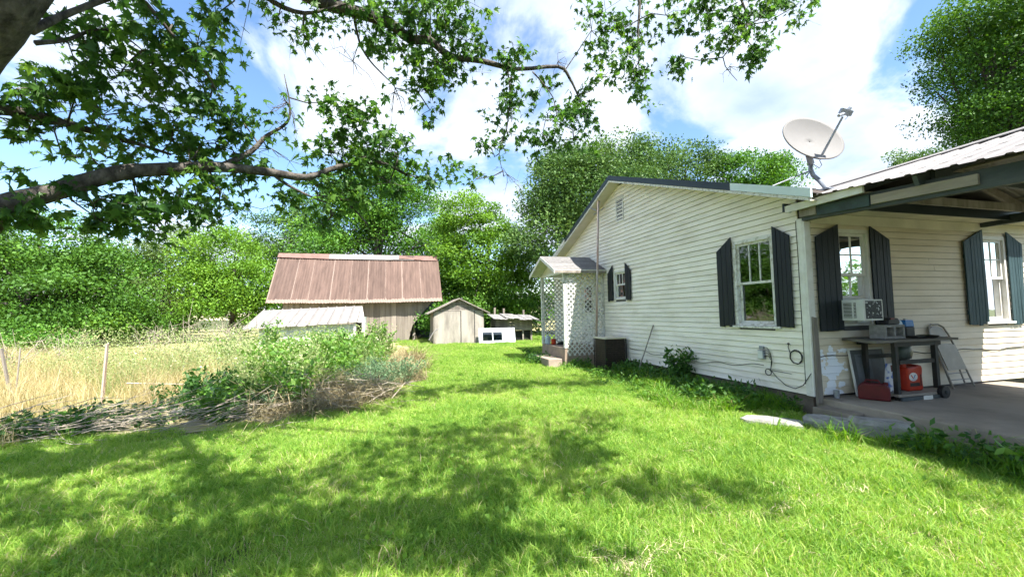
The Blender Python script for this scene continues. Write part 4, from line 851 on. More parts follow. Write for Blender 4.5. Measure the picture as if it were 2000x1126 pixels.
def tree(name, label, base, ells, n, leaf, m, clump=.55, per=55, trunk_r=.2, seed=1, group='trees behind the yard', shell=.5, limbs=7, bare=0):
    R_ = np.random.default_rng(seed); base = np.array(base,float)
    t = thing(name, tuple(base), label, 'tree', group)
    n = int(n*1.4); leaf *= .88
    c, P, T = blob_points(ells, n, clump*1.3, per*5, R_, .62)
    keep = P[:,2] > .12; P, T = P[keep], T[keep]
    V, F, A_ = leafquads(P-base, leaf, tint=T, R_=R_)
    mobj('crown', fastmesh('crown', V, F, {'tint':A_}), m, t)
    mb = MB(); top = np.array(ells,float)[:,:3].mean(0); top[2] = np.array(ells,float)[:,2].max()
    k1 = base+(top-base)*.35+R_.normal(0,.15,3)*(1,1,0); mb.tube([base-(0,0,.1), base+(k1-base)*.5, k1, base+(top-base)*.7, top], [trunk_r*1.15,trunk_r*.95,trunk_r*.8,trunk_r*.5,trunk_r*.12], 7)
    for i_ in R_.choice(len(c), min(limbs*3,len(c)), replace=False)[:limbs*3]:
        s = base+(top-base)*R_.uniform(.25,.75); e = c[i_]; mdp = (s+e)/2+(0,0,.15*np.linalg.norm(e-s)*R_.uniform(-.2,1)); r0 = trunk_r*R_.uniform(.15,.4)
        mb.tube([s,mdp,e], [r0,r0*.6,r0*.15], 5, caps=False)
    obj('trunk', mb, M['bark'], t)
    return t
GR = {}
GR['deep'] = leafmat('leaf_deep_green', [(0, (0.03, 0.076, 0.013)), (0.5, (0.063, 0.157, 0.02)), (1, (0.131, 0.27, 0.034))], .26)
GR['mid'] = leafmat('leaf_mid_green', [(0, (0.034, 0.101, 0.014)), (0.5, (0.078, 0.201, 0.024)), (1, (0.156, 0.319, 0.045))], .28)
GR['olive'] = leafmat('leaf_olive', [(0, (0.05, 0.09, 0.023)), (0.5, (0.1, 0.165, 0.04)), (1, (0.17, 0.245, 0.062))], .28)
GR['yellow'] = leafmat('leaf_yellow_green', [(0, (0.053, 0.134, 0.014)), (0.5, (0.12, 0.253, 0.026)), (1, (0.221, 0.382, 0.049))], .30)
GR['blue'] = leafmat('leaf_grey_green', [(0, (0.03, 0.077, 0.02)), (0.5, (0.069, 0.144, 0.032)), (1, (0.149, 0.243, 0.062))], .26)
def E_(px,py,d,rx,ry,rd=None):           # ellipsoid from a sight line: radii given in picture pixels
    p = at(px,py,d); s = d/FPX; return (p[0],p[1],p[2],rx*s,(rd or rx)*s,ry*s)
def basept(px,d): p = at(px,613,d); return (p[0],p[1],0)
tree('leafy_tree','broad dense green tree at the far left edge behind the field',basept(60,24),[E_(40,560,24,110,90),E_(-80,530,25,130,110),E_(130,600,23,110,70),E_(80,475,25,110,55),E_(160,520,25,70,50),E_(200,590,24,70,60),E_(-20,640,22,120,45)],46000,.2,GR['deep'],.55,60,.3,11)
tree('leafy_tree','rounded mid-green tree right of the dense left tree',basept(235,30),[E_(235,560,30,60,70),E_(215,510,31,45,40),E_(255,620,29,50,40)],11000,.19,GR['mid'],.5,50,.2,12)
tree('leafy_tree','olive feathery tree in the gap behind the dry brush',basept(330,33),[E_(320,540,33,80,70),E_(350,490,34,60,45),E_(300,600,31,60,45)],15000,.2,GR['olive'],.6,40,.22,13,limbs=10)
tree('leafy_tree','yellow-green tree with layered boughs left of the barn',basept(450,29),[E_(440,500,29,65,55),E_(480,560,28,65,60),E_(400,550,29,60,55),E_(450,610,28,70,40),E_(520,600,27,35,40)],22000,.19,GR['yellow'],.5,55,.24,14,limbs=10)
tree('leafy_tree','pale grey-green tree showing above the barn ridge left end',basept(560,38),[E_(560,460,38,70,45),E_(600,430,38,50,40),E_(520,500,38,50,40),E_(600,500,38,70,40)],14000,.22,GR['blue'],.7,40,.3,15)
tree('leafy_tree','tall dark green tree rising behind the barn roof',basept(730,33),[E_(740,385,34,90,60,50),E_(680,425,34,90,60,50),E_(800,425,34,80,70,50),E_(770,355,34,55,35),E_(730,510,34,150,60,45),E_(850,500,33,50,80),E_(640,490,33,60,45)],46000,.22,GR['mid'],.65,55,.4,16,limbs=12)
tree('leafy_tree','bright green bushy tree right behind the small shed',basept(950,29),[E_(950,500,29,85,90,50),E_(920,430,29,65,55,40),E_(1000,560,28.5,60,50,40),E_(890,540,29.5,50,70,35),E_(960,600,28,70,30,40),E_(1020,500,29,40,50)],34000,.19,GR['yellow'],.42,60,.2,17,limbs=12)
tree('leafy_tree','dark leafy tree in the shade behind barn and shed',basept(850,30),[E_(850,590,30,60,55,30),E_(800,605,30,60,45,30),E_(900,600,29,80,50,35),E_(1000,610,28,80,45,40)],16000,.2,GR['deep'],.5,50,.2,18)
tree('tall_tree','large dark feathery tree towering behind the house gable',basept(1120,27),[E_(1130,370,27,90,65),E_(1195,320,28,80,40),E_(1065,395,27,45,45),E_(1110,330,28,50,30),E_(1255,315,29,45,38),E_(1070,450,26,60,60),E_(1180,400,27,110,60)],52000,.2,GR['blue'],.6,45,.45,19,limbs=16)
tree('tall_tree','pale green tree top behind the roof between gable and dish',basept(1340,34),[E_(1340,330,34,60,45),E_(1380,310,34,40,30),E_(1300,350,34,50,40),E_(1340,400,34,80,60)],12000,.22,GR['blue'],.6,45,.35,20)
tree('tall_tree','light green tree top just left of the dish',basept(1480,32),[E_(1480,340,32,55,40),E_(1500,320,32,30,22),E_(1440,330,32,35,30),E_(1470,400,32,70,50)],12000,.22,GR['mid'],.55,45,.35,21)
tree('tall_tree','big dark tree towering behind the carport roof at the right',basept(1960,20),[E_(1950,40,20,100,60),E_(1975,140,20,115,70),E_(1868,100,20,50,50),E_(1950,230,20,90,55),E_(2060,150,21,150,150),E_(1880,50,20,55,45),E_(1925,255,20,40,30),E_(1870,150,20,40,35),E_(1990,60,20,90,80)],62000,.16,GR['deep'],.5,55,.5,22,limbs=14)
tree('tall_tree','small distant tree top beyond the carport ridge',basept(1780,36),[E_(1768,310,36,20,22),E_(1795,300,36,16,22),E_(1780,350,36,40,40),E_(1825,322,36,14,10)],5000,.22,GR['blue'],.5,45,.3,23)
for k,(px,py,d,rx,ry,g,lab) in enumerate(((290,640,26,60,30,'deep','dark low shrub in shade behind the dry brush'),(560,590,30,40,40,'mid','leafy shrub at the left corner of the barn'),(40,655,20,90,30,'mid','low green shrub at the foot of the far left tree'),(858,620,24.5,26,26,'mid','green shrub growing between barn and small shed'))):
    tree('shrub',lab,basept(px,d),[E_(px,py,d,rx,ry),E_(px+rx*.6,py+8,d,rx*.6,ry*.8)],5000,.15,GR[g],.3,50,.06,30+k,'shrubs behind the yard')
# far wood closing the view
R_ = np.random.default_rng(5); el = []
for px in range(-300,1150,55): el.append(E_(px+R_.uniform(-20,20),575+R_.uniform(-25,15),46,60,60))
for px in range(1150,2300,80): el.append(E_(px,520,60,80,70))
for px in range(0,26): el.append((-60+px*5.5,-48+R_.uniform(-3,3),4+R_.uniform(-1,1.5),4.5,3,5))
c_, P_l, T_l = blob_points(el, 80000, .9, 50, R_, .3); P_l = P_l[P_l[:,2] > .2] if False else P_l
V,F,A_ = leafquads(P_l, .5, tint=T_l, R_=R_); tag(mobj('far_wood', fastmesh('far_wood',V,F,{'tint':A_}), GR['deep']), 'continuous green wood closing the view behind the field', 'wood', kind='stuff')

# the maple over the lawn
ang_ = [90,62,50,40,22,8,-14,-30,-52,-78]; rad_ = [1.0,.42,.60,.40,.95,.45,.62,.30,.42,.12]
out = [(rad_[i]*math.cos(R(ang_[i])), rad_[i]*math.sin(R(ang_[i]))) for i in range(len(ang_))]
out = [(x,y+.15) for x,y in out]; lf = out+[(-x,y) for x,y in out[::-1] if abs(x) > .02]
lf = np.array(lf); nl = len(lf)
def maple(P, size, tint, R_):
    n = len(P); s = size*R_.uniform(.4,1.3,n)
    a = R_.normal(size=(n,3)); a[:,2] = -np.abs(a[:,2])*.55-.25; a /= np.linalg.norm(a,axis=1)[:,None]
    up = R_.normal(size=(n,3))*.65+np.array([0,0,1.0]); b = np.cross(up,a); b /= (np.linalg.norm(b,axis=1)[:,None]+1e-9); nn = np.cross(a,b)
    ax = R_.uniform(.6,1.05,n); ay = R_.uniform(.8,1.15,n); cu_ = R_.uniform(-.4,3.6,n); K = nl+1; V = np.zeros((n,K,3)); V[:,0] = P
    for j in range(nl):
        x,y = lf[j]; cup = -.10*abs(x)-.09*max(0,y)**2
        V[:,j+1] = P+(a*y*ay[:,None]+b*x*ax[:,None])*(s[:,None]*.56)+nn*(cup*s[:,None]*cu_[:,None])+R_.normal(0,.02,(n,3))*s[:,None]
    tri = np.array([(0,j+1,(j+1)%nl+1) for j in range(nl)]); F = (np.arange(n)[:,None,None]*K+tri[None]).reshape(-1,3)
    return V.reshape(-1,3), F, np.repeat(tint,K)
mbase = np.array([-9.9,-4.2,0.0])
mp_t = thing('maple_tree', tuple(mbase), 'overhanging maple with a thick leaning trunk at the upper left', 'tree')
M['barkdark'] = mat('maple_bark', (.13,.115,.10), (.03,.026,.023), 13, .92, 1.0, 30, stretch=(1,1,.6))
def limb(pts, r0, r1, k=9, jit=.0):
    P = [np.array(p,float) for p in pts]; o_ = []
    for i_ in range(len(P)-1):
        p0 = P[max(i_-1,0)]; p1 = P[i_]; p2 = P[i_+1]; p3 = P[min(i_+2,len(P)-1)]
        for t in (0,.33,.66): o_.append(.5*((2*p1)+(-p0+p2)*t+(2*p0-5*p1+4*p2-p3)*t*t+(-p0+3*p1-3*p2+p3)*t**3))
    o_.append(P[-1]); n = len(o_); rr = [(r0+(r1-r0)*(i_/(n-1))**.8)*(1+random.uniform(-.06,.06)) for i_ in range(n)]
    return MB().tube(o_, rr, k)
T0 = at(-330,270,2.9); T1 = at(-105,70,2.6); T2 = at(38,-72,2.6); T3 = at(250,-330,3.2)
obj('trunk', limb([mbase-(0,0,.1), mbase+(.1,.1,1.2), T0, T1, T2, T3, T3+(2.2,.2,2.5)], .38, .14, 14), M['barkdark'], mp_t, smooth=True)
A1 = [at(-160,455,3.0),at(0,402,3.3),at(100,376,3.5),at(230,338,3.7),at(330,330,3.9),at(430,326,4.1),at(530,337,4.3),at(600,346,4.5),at(660,326,4.7),at(740,316,4.9),at(800,345,5.1)]
limbs_ = [([mbase+(0,0,2.2)]+A1, .11,.014),
 ([at(-60,215,3.0),at(0,213,3.2),at(80,228,3.4),at(180,256,3.7),at(260,278,3.9),at(335,302,4.1)], .06,.012),
 ([A1[5],at(490,296,4.3),at(520,266,4.4),at(560,240,4.5),at(566,205,4.5),at(555,145,4.5)], .035,.004),
 ([A1[7],at(635,372,4.7),at(680,398,4.9),at(720,440,5.0)], .03,.006),
 ([A1[6],at(560,360,4.4),at(610,385,4.5),at(650,400,4.7)], .025,.005),
 ([T2,at(420,-90,3.6),at(620,0,4.7),at(690,22,4.9),at(760,45,5.1),at(800,76,5.2),at(840,80,5.3),at(880,110,5.4),at(940,119,5.6),at(1010,135,5.8),at(1090,130,6.0),at(1112,152,6.1),at(1132,195,6.2),at(1142,235,6.2)], .10,.007),
 ([at(460,-60,4.0),at(535,5,4.4),at(595,26,4.6),at(650,15,4.7),at(700,0,4.8)], .035,.01),
 ([at(690,25,4.9),at(702,82,5.0),at(722,118,5.1),at(750,148,5.2),at(772,172,5.3),at(790,225,5.3)], .018,.003),
 ([at(772,172,5.3),at(815,178,5.3),at(840,170,5.4)], .007,.002),([at(702,82,5.0),at(690,120,5.0),at(692,155,5.0)], .006,.002),
 ([at(990,133,5.7),at(996,180,5.7),at(990,250,5.8),at(975,300,5.8),at(985,345,5.8)], .014,.003),
 ([at(1040,140,5.8),at(1080,190,5.9),at(1090,250,6.0)], .012,.003),
 ([T3+(2.2,.2,2.5),at(900,-260,5.6),at(1150,-120,6.0),at(1242,-20,6.1),at(1246,60,6.1),at(1248,140,6.1)], .06,.006),
 ([at(1150,-120,6.0),at(1300,-90,6.0),at(1420,-40,6.0),at(1460,50,6.0),at(1412,112,6.0),at(1440,158,6.0)], .03,.003),
 ([at(70,84,3.0),at(130,78,3.2),at(190,58,3.4),at(240,70,3.5),at(290,108,3.6)], .018,.004),
 ([at(60,60,2.8),at(150,20,3.1),at(260,-10,3.4),at(330,60,3.6),at(400,140,3.8),at(430,190,3.9)], .03,.005)]
for pts, r0, r1 in limbs_: obj('limb', limb(pts, r0, r1, 8), M['barkdark'], mp_t, smooth=True)
# leaf masses: px, py, rx, ry, depth, leaves
masses = [(330,50,95,60,3.7,300),(380,110,60,60,3.8,230),(300,120,60,45,3.7,150),(400,175,35,50,3.9,150),(420,30,50,45,4.2,130),
 (130,75,70,35,3.2,110),(215,60,60,40,3.4,110),(70,170,90,45,3.3,170),(150,180,80,45,3.5,130),(40,230,60,30,3.3,100),(230,150,60,50,3.6,110),
 (200,225,80,45,3.7,190),(290,190,60,40,3.8,110),(340,235,60,45,4.0,150),(450,240,50,40,4.2,160),(420,280,70,30,4.2,130),(260,280,80,35,3.9,170),(380,305,50,35,4.0,170),
 (120,300,40,18,3.6,30),(180,310,40,22,3.7,60),(70,425,70,28,3.4,130),(180,400,80,38,3.6,210),(270,400,70,40,3.8,210),(350,390,60,45,4.0,170),(420,370,50,35,4.1,110),(300,450,60,25,3.9,60),(210,440,50,18,3.8,40),(430,430,50,22,4.2,60),
 (500,330,40,25,4.3,60),(560,250,35,30,4.5,40),(640,200,35,28,4.7,70),(690,240,55,40,4.8,170),(740,280,55,35,4.9,150),(640,290,50,40,4.7,130),(700,310,55,35,4.9,140),(780,300,30,35,5.0,60),(620,380,60,35,4.7,130),(690,370,60,40,4.9,150),(760,355,50,35,5.0,110),(560,390,40,25,4.5,60),(650,420,50,30,4.8,70),(820,345,40,25,5.1,50),(880,345,40,22,5.4,40),(930,350,20,22,5.6,25),
 (640,15,50,25,4.7,50),(720,25,55,35,4.9,130),(800,25,70,35,5.1,230),(870,40,55,50,5.3,220),(910,80,35,55,5.4,130),(850,120,60,35,5.3,170),(790,90,45,35,5.2,110),(740,70,40,40,5.1,90),(830,165,35,35,5.3,110),(870,140,45,25,5.4,90),(840,215,30,25,5.3,50),(545,30,30,25,4.5,35),(590,60,25,20,4.6,25),
 (1005,100,32,25,5.7,70),(1000,150,28,30,5.7,55),(1000,205,35,35,5.8,75),(985,255,45,35,5.8,95),(960,290,40,18,5.8,45),(1060,165,45,30,6.0,70),(1085,210,55,45,6.0,130),(1060,260,55,35,6.0,110),(1140,215,50,45,6.1,110),(1120,270,60,40,6.1,90),
 (1155,60,30,40,6.0,80),(1200,40,45,40,6.1,110),(1230,95,55,55,6.1,190),(1180,150,45,40,6.1,110),(1240,160,50,40,6.1,120),(1300,30,50,30,6.1,120),(1330,110,30,45,6.1,60),(1380,20,60,30,6.0,160),(1440,45,55,45,6.0,190),(1500,20,55,40,6.0,170),(1480,100,35,32,6.0,110),(1420,75,35,30,6.0,80),(1550,15,22,30,6.0,40),
 (200,-60,200,60,4.2,350),(500,-60,150,50,4.6,250),(850,-50,200,50,5.4,300),(1300,-60,250,50,6.2,350),(-120,150,80,150,3.6,250),(-100,350,80,80,3.6,150)]
MP = []; MT = []; Rm = np.random.default_rng(31); tw = MB()
limbpts = np.concatenate([np.array([np.array(p)*(1-t)+np.array(q)*t for p,q in zip(pts[:-1],pts[1:]) for t in (0,.25,.5,.75)]) for pts,_,_ in limbs_])
for px,py,rx,ry,d,n in masses:
    n = int(n*(.72 if px < 500 and py < 330 else .85 if px < 500 else 1.1)); k = max(3, n//15); base_ = at(px,py,d); s_ = d/FPX
    cc_ = base_+np.stack([(W.T@np.array([a*rx*s_, b*ry*s_, c*rx*s_*.8])) for a,b,c in Rm.normal(0,.55,(k,3))])
    near = limbpts[np.argmin(((limbpts-base_)**2).sum(1))]; mid_ = (near+base_)/2+Rm.normal(0,.05,3)
    if np.linalg.norm(near-base_) < 1.2: tw.tube([near, mid_, base_], [.009,.007,.005], 5, caps=False)
    for c in cc_:
        r_c = .05+.10*Rm.uniform()**2
        m_ = (base_+c)/2+Rm.normal(0,.05,3)
        if Rm.uniform() < .75: tw.tube([base_, m_, c, c+(c-m_)*.5+Rm.normal(0,.04,3)], [.005,.0035,.0025,.0012], 4, caps=False)
    pick = Rm.integers(0,k,n); sg = Rm.uniform(.05,.11,k)[pick][:,None]; MP.append(cc_[pick]+Rm.normal(0,1,(n,3))*sg*np.array([1,1,.7])); MT.append(np.clip(.5+Rm.normal(0,.13,k)[pick]+Rm.normal(0,.1,n),0,1))
# bare dead twigs
for px,py,d,L_,n in ((690,120,5.0,.35,7),(770,180,5.3,.4,9),(560,200,4.5,.35,8),(530,290,4.4,.3,6),(1090,120,6.0,.3,5),(940,90,5.6,.35,6),(1425,130,6.0,.3,5),(200,180,3.7,.25,6),(990,340,5.8,.35,6),(480,400,4.4,.35,5),(590,60,4.6,.4,6),(1960,210,6.5,.3,4)):
    p = at(px,py,d); near = limbpts[np.argmin(((limbpts-p)**2).sum(1))]
    if px < 1900: tw.tube([near,(near+p)/2+Rm.normal(0,.03,3),p],[.008,.006,.004],5,caps=False)
    else: continue
    for j in range(n):
        e = p+Rm.normal(0,1,3)*L_*.5+np.array([0,0,-L_*.4]); m_ = (p+e)/2+Rm.normal(0,.04,3); tw.tube([p,m_,e],[.004,.003,.001],4,caps=False)
        for q in range(2): g_ = m_+(e-m_)*Rm.uniform(0,.8); tw.tube([g_, g_+Rm.normal(0,.07,3)],[.002,.0008],4,caps=False)
obj('twigs', tw, M['barkdark'], mp_t)['kind'] = 'stuff'
MP = np.concatenate(MP); MT = np.concatenate(MT)
GR['maple'] = leafmat('maple_leaf', [(0,(.022,.07,.018)),(.5,(.06,.15,.03)),(1,(.16,.30,.05))], .52, .45, gloss=.35)
V,F,A_ = maple(MP-mbase, .145, MT, Rm); mobj('crown', fastmesh('maple_crown',V,F,{'tint':A_}), GR['maple'], mp_t)
# crown above and behind the viewpoint, which shades the near lawn
shade = [(300,900,7,260,50,6.0,900),(100,1000,5,220,60,5.5,850),(250,1090,5,250,40,5.2,750),(620,1060,5,180,40,5.4,650),(950,1060,5,160,40,5.4,450),(480,960,7,220,45,6.2,900),(820,900,7,200,60,6.4,1200),(1000,850,7,150,40,6.4,700),(700,1020,6,250,60,5.8,900),(1100,900,7,120,60,6.5,800),(1230,955,7,120,26,6.6,330),(1420,962,7,70,14,6.6,150),(930,970,6,150,35,6.0,450),(400,1090,5,300,40,5.2,800),(1900,935,6,110,30,6.0,350),(1150,830,7,70,25,6.5,200),(150,850,7,200,30,6.0,600),(600,1090,5,100,30,5.4,200),(300,820,8,150,25,6.0,350)]
SP = []; ST = []
for px,py,_,rx,ry,h,n in shade:
    n = int(n*.7); k = max(4,n//26); c = []
    for a,b in Rm.normal(0,.5,(k,2)):
        g = onZ(0, px+a*rx, max(py+b*ry, 700)); hh = h+Rm.normal(0,.55); c.append(g+SUN/SUN[2]*hh)
    c = np.array(c); pick = Rm.integers(0,k,n); SP.append(c[pick]+Rm.normal(0,.15,(n,3))); ST.append(np.clip(.5+Rm.normal(0,.15,n),0,1))
SP = np.concatenate(SP); ST = np.concatenate(ST)
V,F,A_ = maple(SP-mbase, .19, ST, Rm); mobj('crown', fastmesh('maple_upper_crown',V,F,{'tint':A_}), GR['maple'], mp_t)
for e in ((-7.5,-4.5,7.2),(-5.5,-3.5,7.6),(-3.8,-4.0,7.4),(-8.5,-2.0,6.8),(-5.0,-6.5,7.5)): obj('limb', limb([T3, (T3+np.array(e))/2+(0,0,.3), e], .09,.02,7), M['barkdark'], mp_t, smooth=True)

# ------------------------------------------------------------------ scattered plants
def instancer(name, P, idx, rot, scl, protos, label, cat):
    me = bpy.data.meshes.new(name); n = len(P); me.vertices.add(n); me.vertices.foreach_set('co', np.asarray(P,np.float32).ravel())
    a = me.attributes.new('pidx','INT','POINT'); a.data.foreach_set('value', np.asarray(idx,np.int32))
    a = me.attributes.new('prot','FLOAT_VECTOR','POINT'); a.data.foreach_set('vector', np.asarray(rot,np.float32).ravel())
    a = me.attributes.new('pscl','FLOAT','POINT'); a.data.foreach_set('value', np.asarray(scl,np.float32))
    cl = bpy.data.collections.new(name+'_protos')
    for i_,(pm,mm) in enumerate(protos):
        po_ = bpy.data.objects.new('%s_proto_%02d'%(name,i_), pm); 
        if not pm.materials: pm.materials.append(mm)
        cl.objects.link(po_)
    ng = bpy.data.node_groups.new(name+'_gn','GeometryNodeTree'); ng.interface.new_socket('Geometry',in_out='INPUT',socket_type='NodeSocketGeometry'); ng.interface.new_socket('Geometry',in_out='OUTPUT',socket_type='NodeSocketGeometry')
    n_ = ng.nodes; l_ = ng.links; gi = n_.new('NodeGroupInput'); go = n_.new('NodeGroupOutput')
    ci = n_.new('GeometryNodeCollectionInfo'); ci.inputs['Collection'].default_value = cl; ci.inputs['Separate Children'].default_value = True; ci.inputs['Reset Children'].default_value = True
    ip = n_.new('GeometryNodeInstanceOnPoints'); ip.inputs['Pick Instance'].default_value = True
    def na(nm, ty): q = n_.new('GeometryNodeInputNamedAttribute'); q.data_type = ty; q.inputs['Name'].default_value = nm; return q.outputs['Attribute']
    er = n_.new('FunctionNodeEulerToRotation'); l_.new(na('prot','FLOAT_VECTOR'), er.inputs[0])
    l_.new(gi.outputs[0], ip.inputs['Points']); l_.new(ci.outputs[0], ip.inputs['Instance']); l_.new(na('pidx','INT'), ip.inputs['Instance Index']); l_.new(er.outputs[0], ip.inputs['Rotation']); l_.new(na('pscl','FLOAT'), ip.inputs['Scale']); l_.new(ip.outputs[0], go.inputs[0])
    o = bpy.data.objects.new(name, me); col.objects.link(o); md = o.modifiers.new('scatter','NODES'); md.node_group = ng
    return tag(o, label, cat, kind='stuff')
def blades(n, rad, h0, h1, w, bend, seed, straw=.06, curl=.3):
    r = np.random.default_rng(seed); a = r.uniform(0,2*math.pi,n); d = rad*np.sqrt(r.uniform(0,1,n)); b = np.stack([d*np.cos(a),d*np.sin(a),np.zeros(n)],1)
    h = r.uniform(h0,h1,n); th = r.uniform(0,2*math.pi,n); dr = np.stack([np.cos(th),np.sin(th),np.zeros(n)],1); sd_ = np.stack([-np.sin(th),np.cos(th),np.zeros(n)],1)
    sw_ = r.uniform(0,math.pi,n); sd_ = np.stack([np.cos(sw_),np.sin(sw_),np.zeros(n)],1)
    bn_ = (bend*r.uniform(.2,1.4,n)*h)[:,None]; ww = (w*r.uniform(.6,1.3,n))[:,None]; up = np.array([0,0,1.])
    m1 = b+up*(h*.55)[:,None]+dr*bn_*.3; tp = b+up*(h*(1-curl*.5*np.clip(bn_[:,0]/h,0,1)))[:,None]+dr*bn_
    V = np.stack([b-sd_*ww*.5,b+sd_*ww*.5,m1+sd_*ww*.42,m1-sd_*ww*.42,tp],1).reshape(-1,3)
    F = (np.arange(n)[:,None,None]*5+np.array([(0,1,2),(0,2,3),(3,2,4)])[None]).reshape(-1,3)
    t = np.clip(r.normal(.5,.17,n),.02,.9); t = np.where(r.uniform(0,1,n) < straw, .99, t)
    return V, F, np.repeat(t,5)
def bmesh_(name, *parts):
    Vs, Fs, Ts, o_ = [], [], [], 0
    for V,F,T in parts: Vs.append(V); Fs.append(F+o_); Ts.append(T); o_ += len(V)
    return fastmesh(name, np.concatenate(Vs), np.concatenate(Fs), {'tint':np.concatenate(Ts)})
GR['lawn'] = leafmat('lawn_blade', [(0, (0.076, 0.178, 0.029)), (0.35, (0.171, 0.34, 0.049)), (0.65, (0.328, 0.49, 0.085)), (0.92, (0.505, 0.584, 0.169)), (1, (0.707, 0.573, 0.364))], .5, .5, .55, .58, .3)
GR['long'] = leafmat('long_grass_blade', [(0,(.06,.16,.018)),(.5,(.12,.27,.026)),(.9,(.22,.38,.04)),(1,(.46,.44,.18))], .46, .5, .6, .25, .3)
GR['dry'] = leafmat('dry_grass_blade', [(0,(.16,.18,.05)),(.3,(.33,.29,.12)),(.7,(.52,.43,.23)),(1,(.66,.57,.38))], .3, .7, .35, .3, .15)
GR['weed'] = leafmat('weed_leaf', [(0,(.045,.12,.02)),(.5,(.10,.23,.03)),(1,(.22,.37,.07))], .38, .5, .5, .25, .3)
GR['paleweed'] = leafmat('pale_weed', [(0,(.15,.23,.07)),(.5,(.33,.40,.16)),(.85,(.52,.53,.32)),(1,(.80,.78,.70))], .35, .6, .5, .3, .2)
GR['sage'] = leafmat('grey_green_weed', [(0,(.06,.13,.06)),(.5,(.13,.23,.11)),(1,(.26,.36,.20))], .35, .6, .6, .2, .2)
GR['straw'] = leafmat('dead_stem', [(0,(.12,.095,.05)),(.5,(.30,.25,.135)),(1,(.56,.49,.31))], .15, .8, .6, .2, .15)
GR['darkweed'] = leafmat('dark_weed_leaf', [(0,(.02,.065,.015)),(.5,(.045,.125,.022)),(1,(.10,.21,.035))], .35, .5, .6, .25, .3)
def clover(seed, n, rad):
    r = np.random.default_rng(seed); k = max(1,n//24); th = r.uniform(0,6.28,k); d = rad*np.sqrt(r.uniform(0,1,k)); cc = np.stack([d*np.cos(th),d*np.sin(th),np.zeros(k)],1)[r.integers(0,k,n)]
    P = cc+np.stack([r.normal(0,.05,n),r.normal(0,.05,n),r.uniform(.015,.055,n)],1)
    V,F,T = leafquads(P,.036,tint=r.uniform(.2,.7,n),R_=r,asp=.8); F = np.concatenate([F[:,[0,1,2]],F[:,[0,2,3]]]); return V,F,T
def shift(b, dx, dy, ht): V,F,T = b; V = V.copy(); V[:,0] += dx; V[:,1] += dy; V[:,2] *= ht; return V,F,T
lawnp = []
for k in range(8):
    r = np.random.default_rng(900+k); parts_ = [blades(1350,.38,.025,.085,.0055,1.0,100+k,.06)]
    for j in range(9):       # denser, taller clumps inside the patch
        th = r.uniform(0,6.28); d = .28*math.sqrt(r.uniform(0,1)); parts_.append(shift(blades(45,.08,.06,.135,.0065,.95,150+k*10+j,.03), d*math.cos(th), d*math.sin(th), r.uniform(.6,1.15)))
    if k%2: parts_.append(clover(140+k,70,.32))
    lawnp.append((bmesh_('lawn_patch', *parts_), GR['lawn']))
Rg = np.random.default_rng(77)
edgepoly = np.array(edge)
def inpoly(P, poly):
    x,y = P[:,0],P[:,1]; ins = np.zeros(len(P),bool); n = len(poly); j = n-1
    for i_ in range(n):
        xi,yi = poly[i_]; xj,yj = poly[j]; c = ((yi > y) != (yj > y)) & (x < (xj-xi)*(y-yi)/(yj-yi+1e-12)+xi); ins ^= c; j = i_
    return ins
def project(P):
    c = (np.asarray(P)-EY)@W.T; return np.stack([1000+FPX*c[:,0]/c[:,2], 563+FPX*c[:,1]/c[:,2], c[:,2]],1)
def visible(P, m=150):
    q = project(P); return (q[:,2] > .3)&(q[:,0] > -m)&(q[:,0] < 2000+m)&(q[:,1] > -m)&(q[:,1] < 1126+m)
def lawn_pts(x0,x1,y0,y1,dens):
    st = dens**-.5; gx, gy = np.meshgrid(np.arange(x0,x1,st), np.arange(y0,y1,st)); n = gx.size
    P = np.stack([gx.ravel()+Rg.uniform(-.4,.4,n)*st, gy.ravel()+Rg.uniform(-.4,.4,n)*st, np.zeros(n)],1)
    ok = visible(P)&~inpoly(P,edgepoly)
    x,y = P[:,0],P[:,1]
    ok &= ~((x > -.26)&(y > -8.3)&(y < .1)&(x < 4.2)); ok &= ~((x > -.2)&(y >= .1)&(y < 10.3)&(x < HX)); ok &= ~((x > -1.35)&(y > 6.15)&(y < 8.2)&(x < .1)); ok &= ~((x > -4.1)&(x < -1.5)&(y > SY)&(y < SY+2.4))
    return P[ok]
P = np.concatenate([lawn_pts(-12,0.1,-3.2,1.5,8.5), lawn_pts(-12,0.1,1.5,6,6.5), lawn_pts(-7,1,6,12,4.5), lawn_pts(-8,4,12,26,2.6), lawn_pts(4.1,12,-3,3,4), lawn_pts(-3,.1,-5,-3.0,6)])
n = len(P); ix = Rg.integers(0,8,n); q = project(P)
sc = Rg.uniform(.75,1.2,n)*np.where(P[:,1] > 6,1.25,1.0)
instancer('lawn_grass', P, ix, np.stack([Rg.normal(0,.025,n),Rg.normal(0,.025,n),Rg.uniform(0,6.28,n)],1), sc, lawnp, 'bright green mown grass covering the lawn', 'grass')
thp = [(bmesh_('thatch', blades(40,.12,.01,.05,.005,3.0,180+k,.9,1.6)), GR['straw']) for k in range(3)]
tp_ = []
for px,py in ((1450,1000),(1240,1100),(1840,890),(1930,1010),(1720,900),(1380,880),(1100,830),(980,735),(600,960),(300,1010),(1650,1060),(860,1090),(1060,760),(480,880),(1560,960)):
    g = onZ(0,px,py); k = int(Rg.integers(6,16)); tp_.append(g+np.stack([Rg.normal(0,.20,k),Rg.normal(0,.14,k),np.full(k,.012)],1))
tp_ = np.concatenate(tp_); n = len(tp_); instancer('lawn_thatch', tp_, Rg.integers(0,3,n), np.stack([Rg.normal(0,.1,n),Rg.normal(0,.1,n),Rg.uniform(0,6.28,n)],1), Rg.uniform(.7,1.4,n), thp, 'patches of dead brown thatch among the lawn grass', 'thatch')
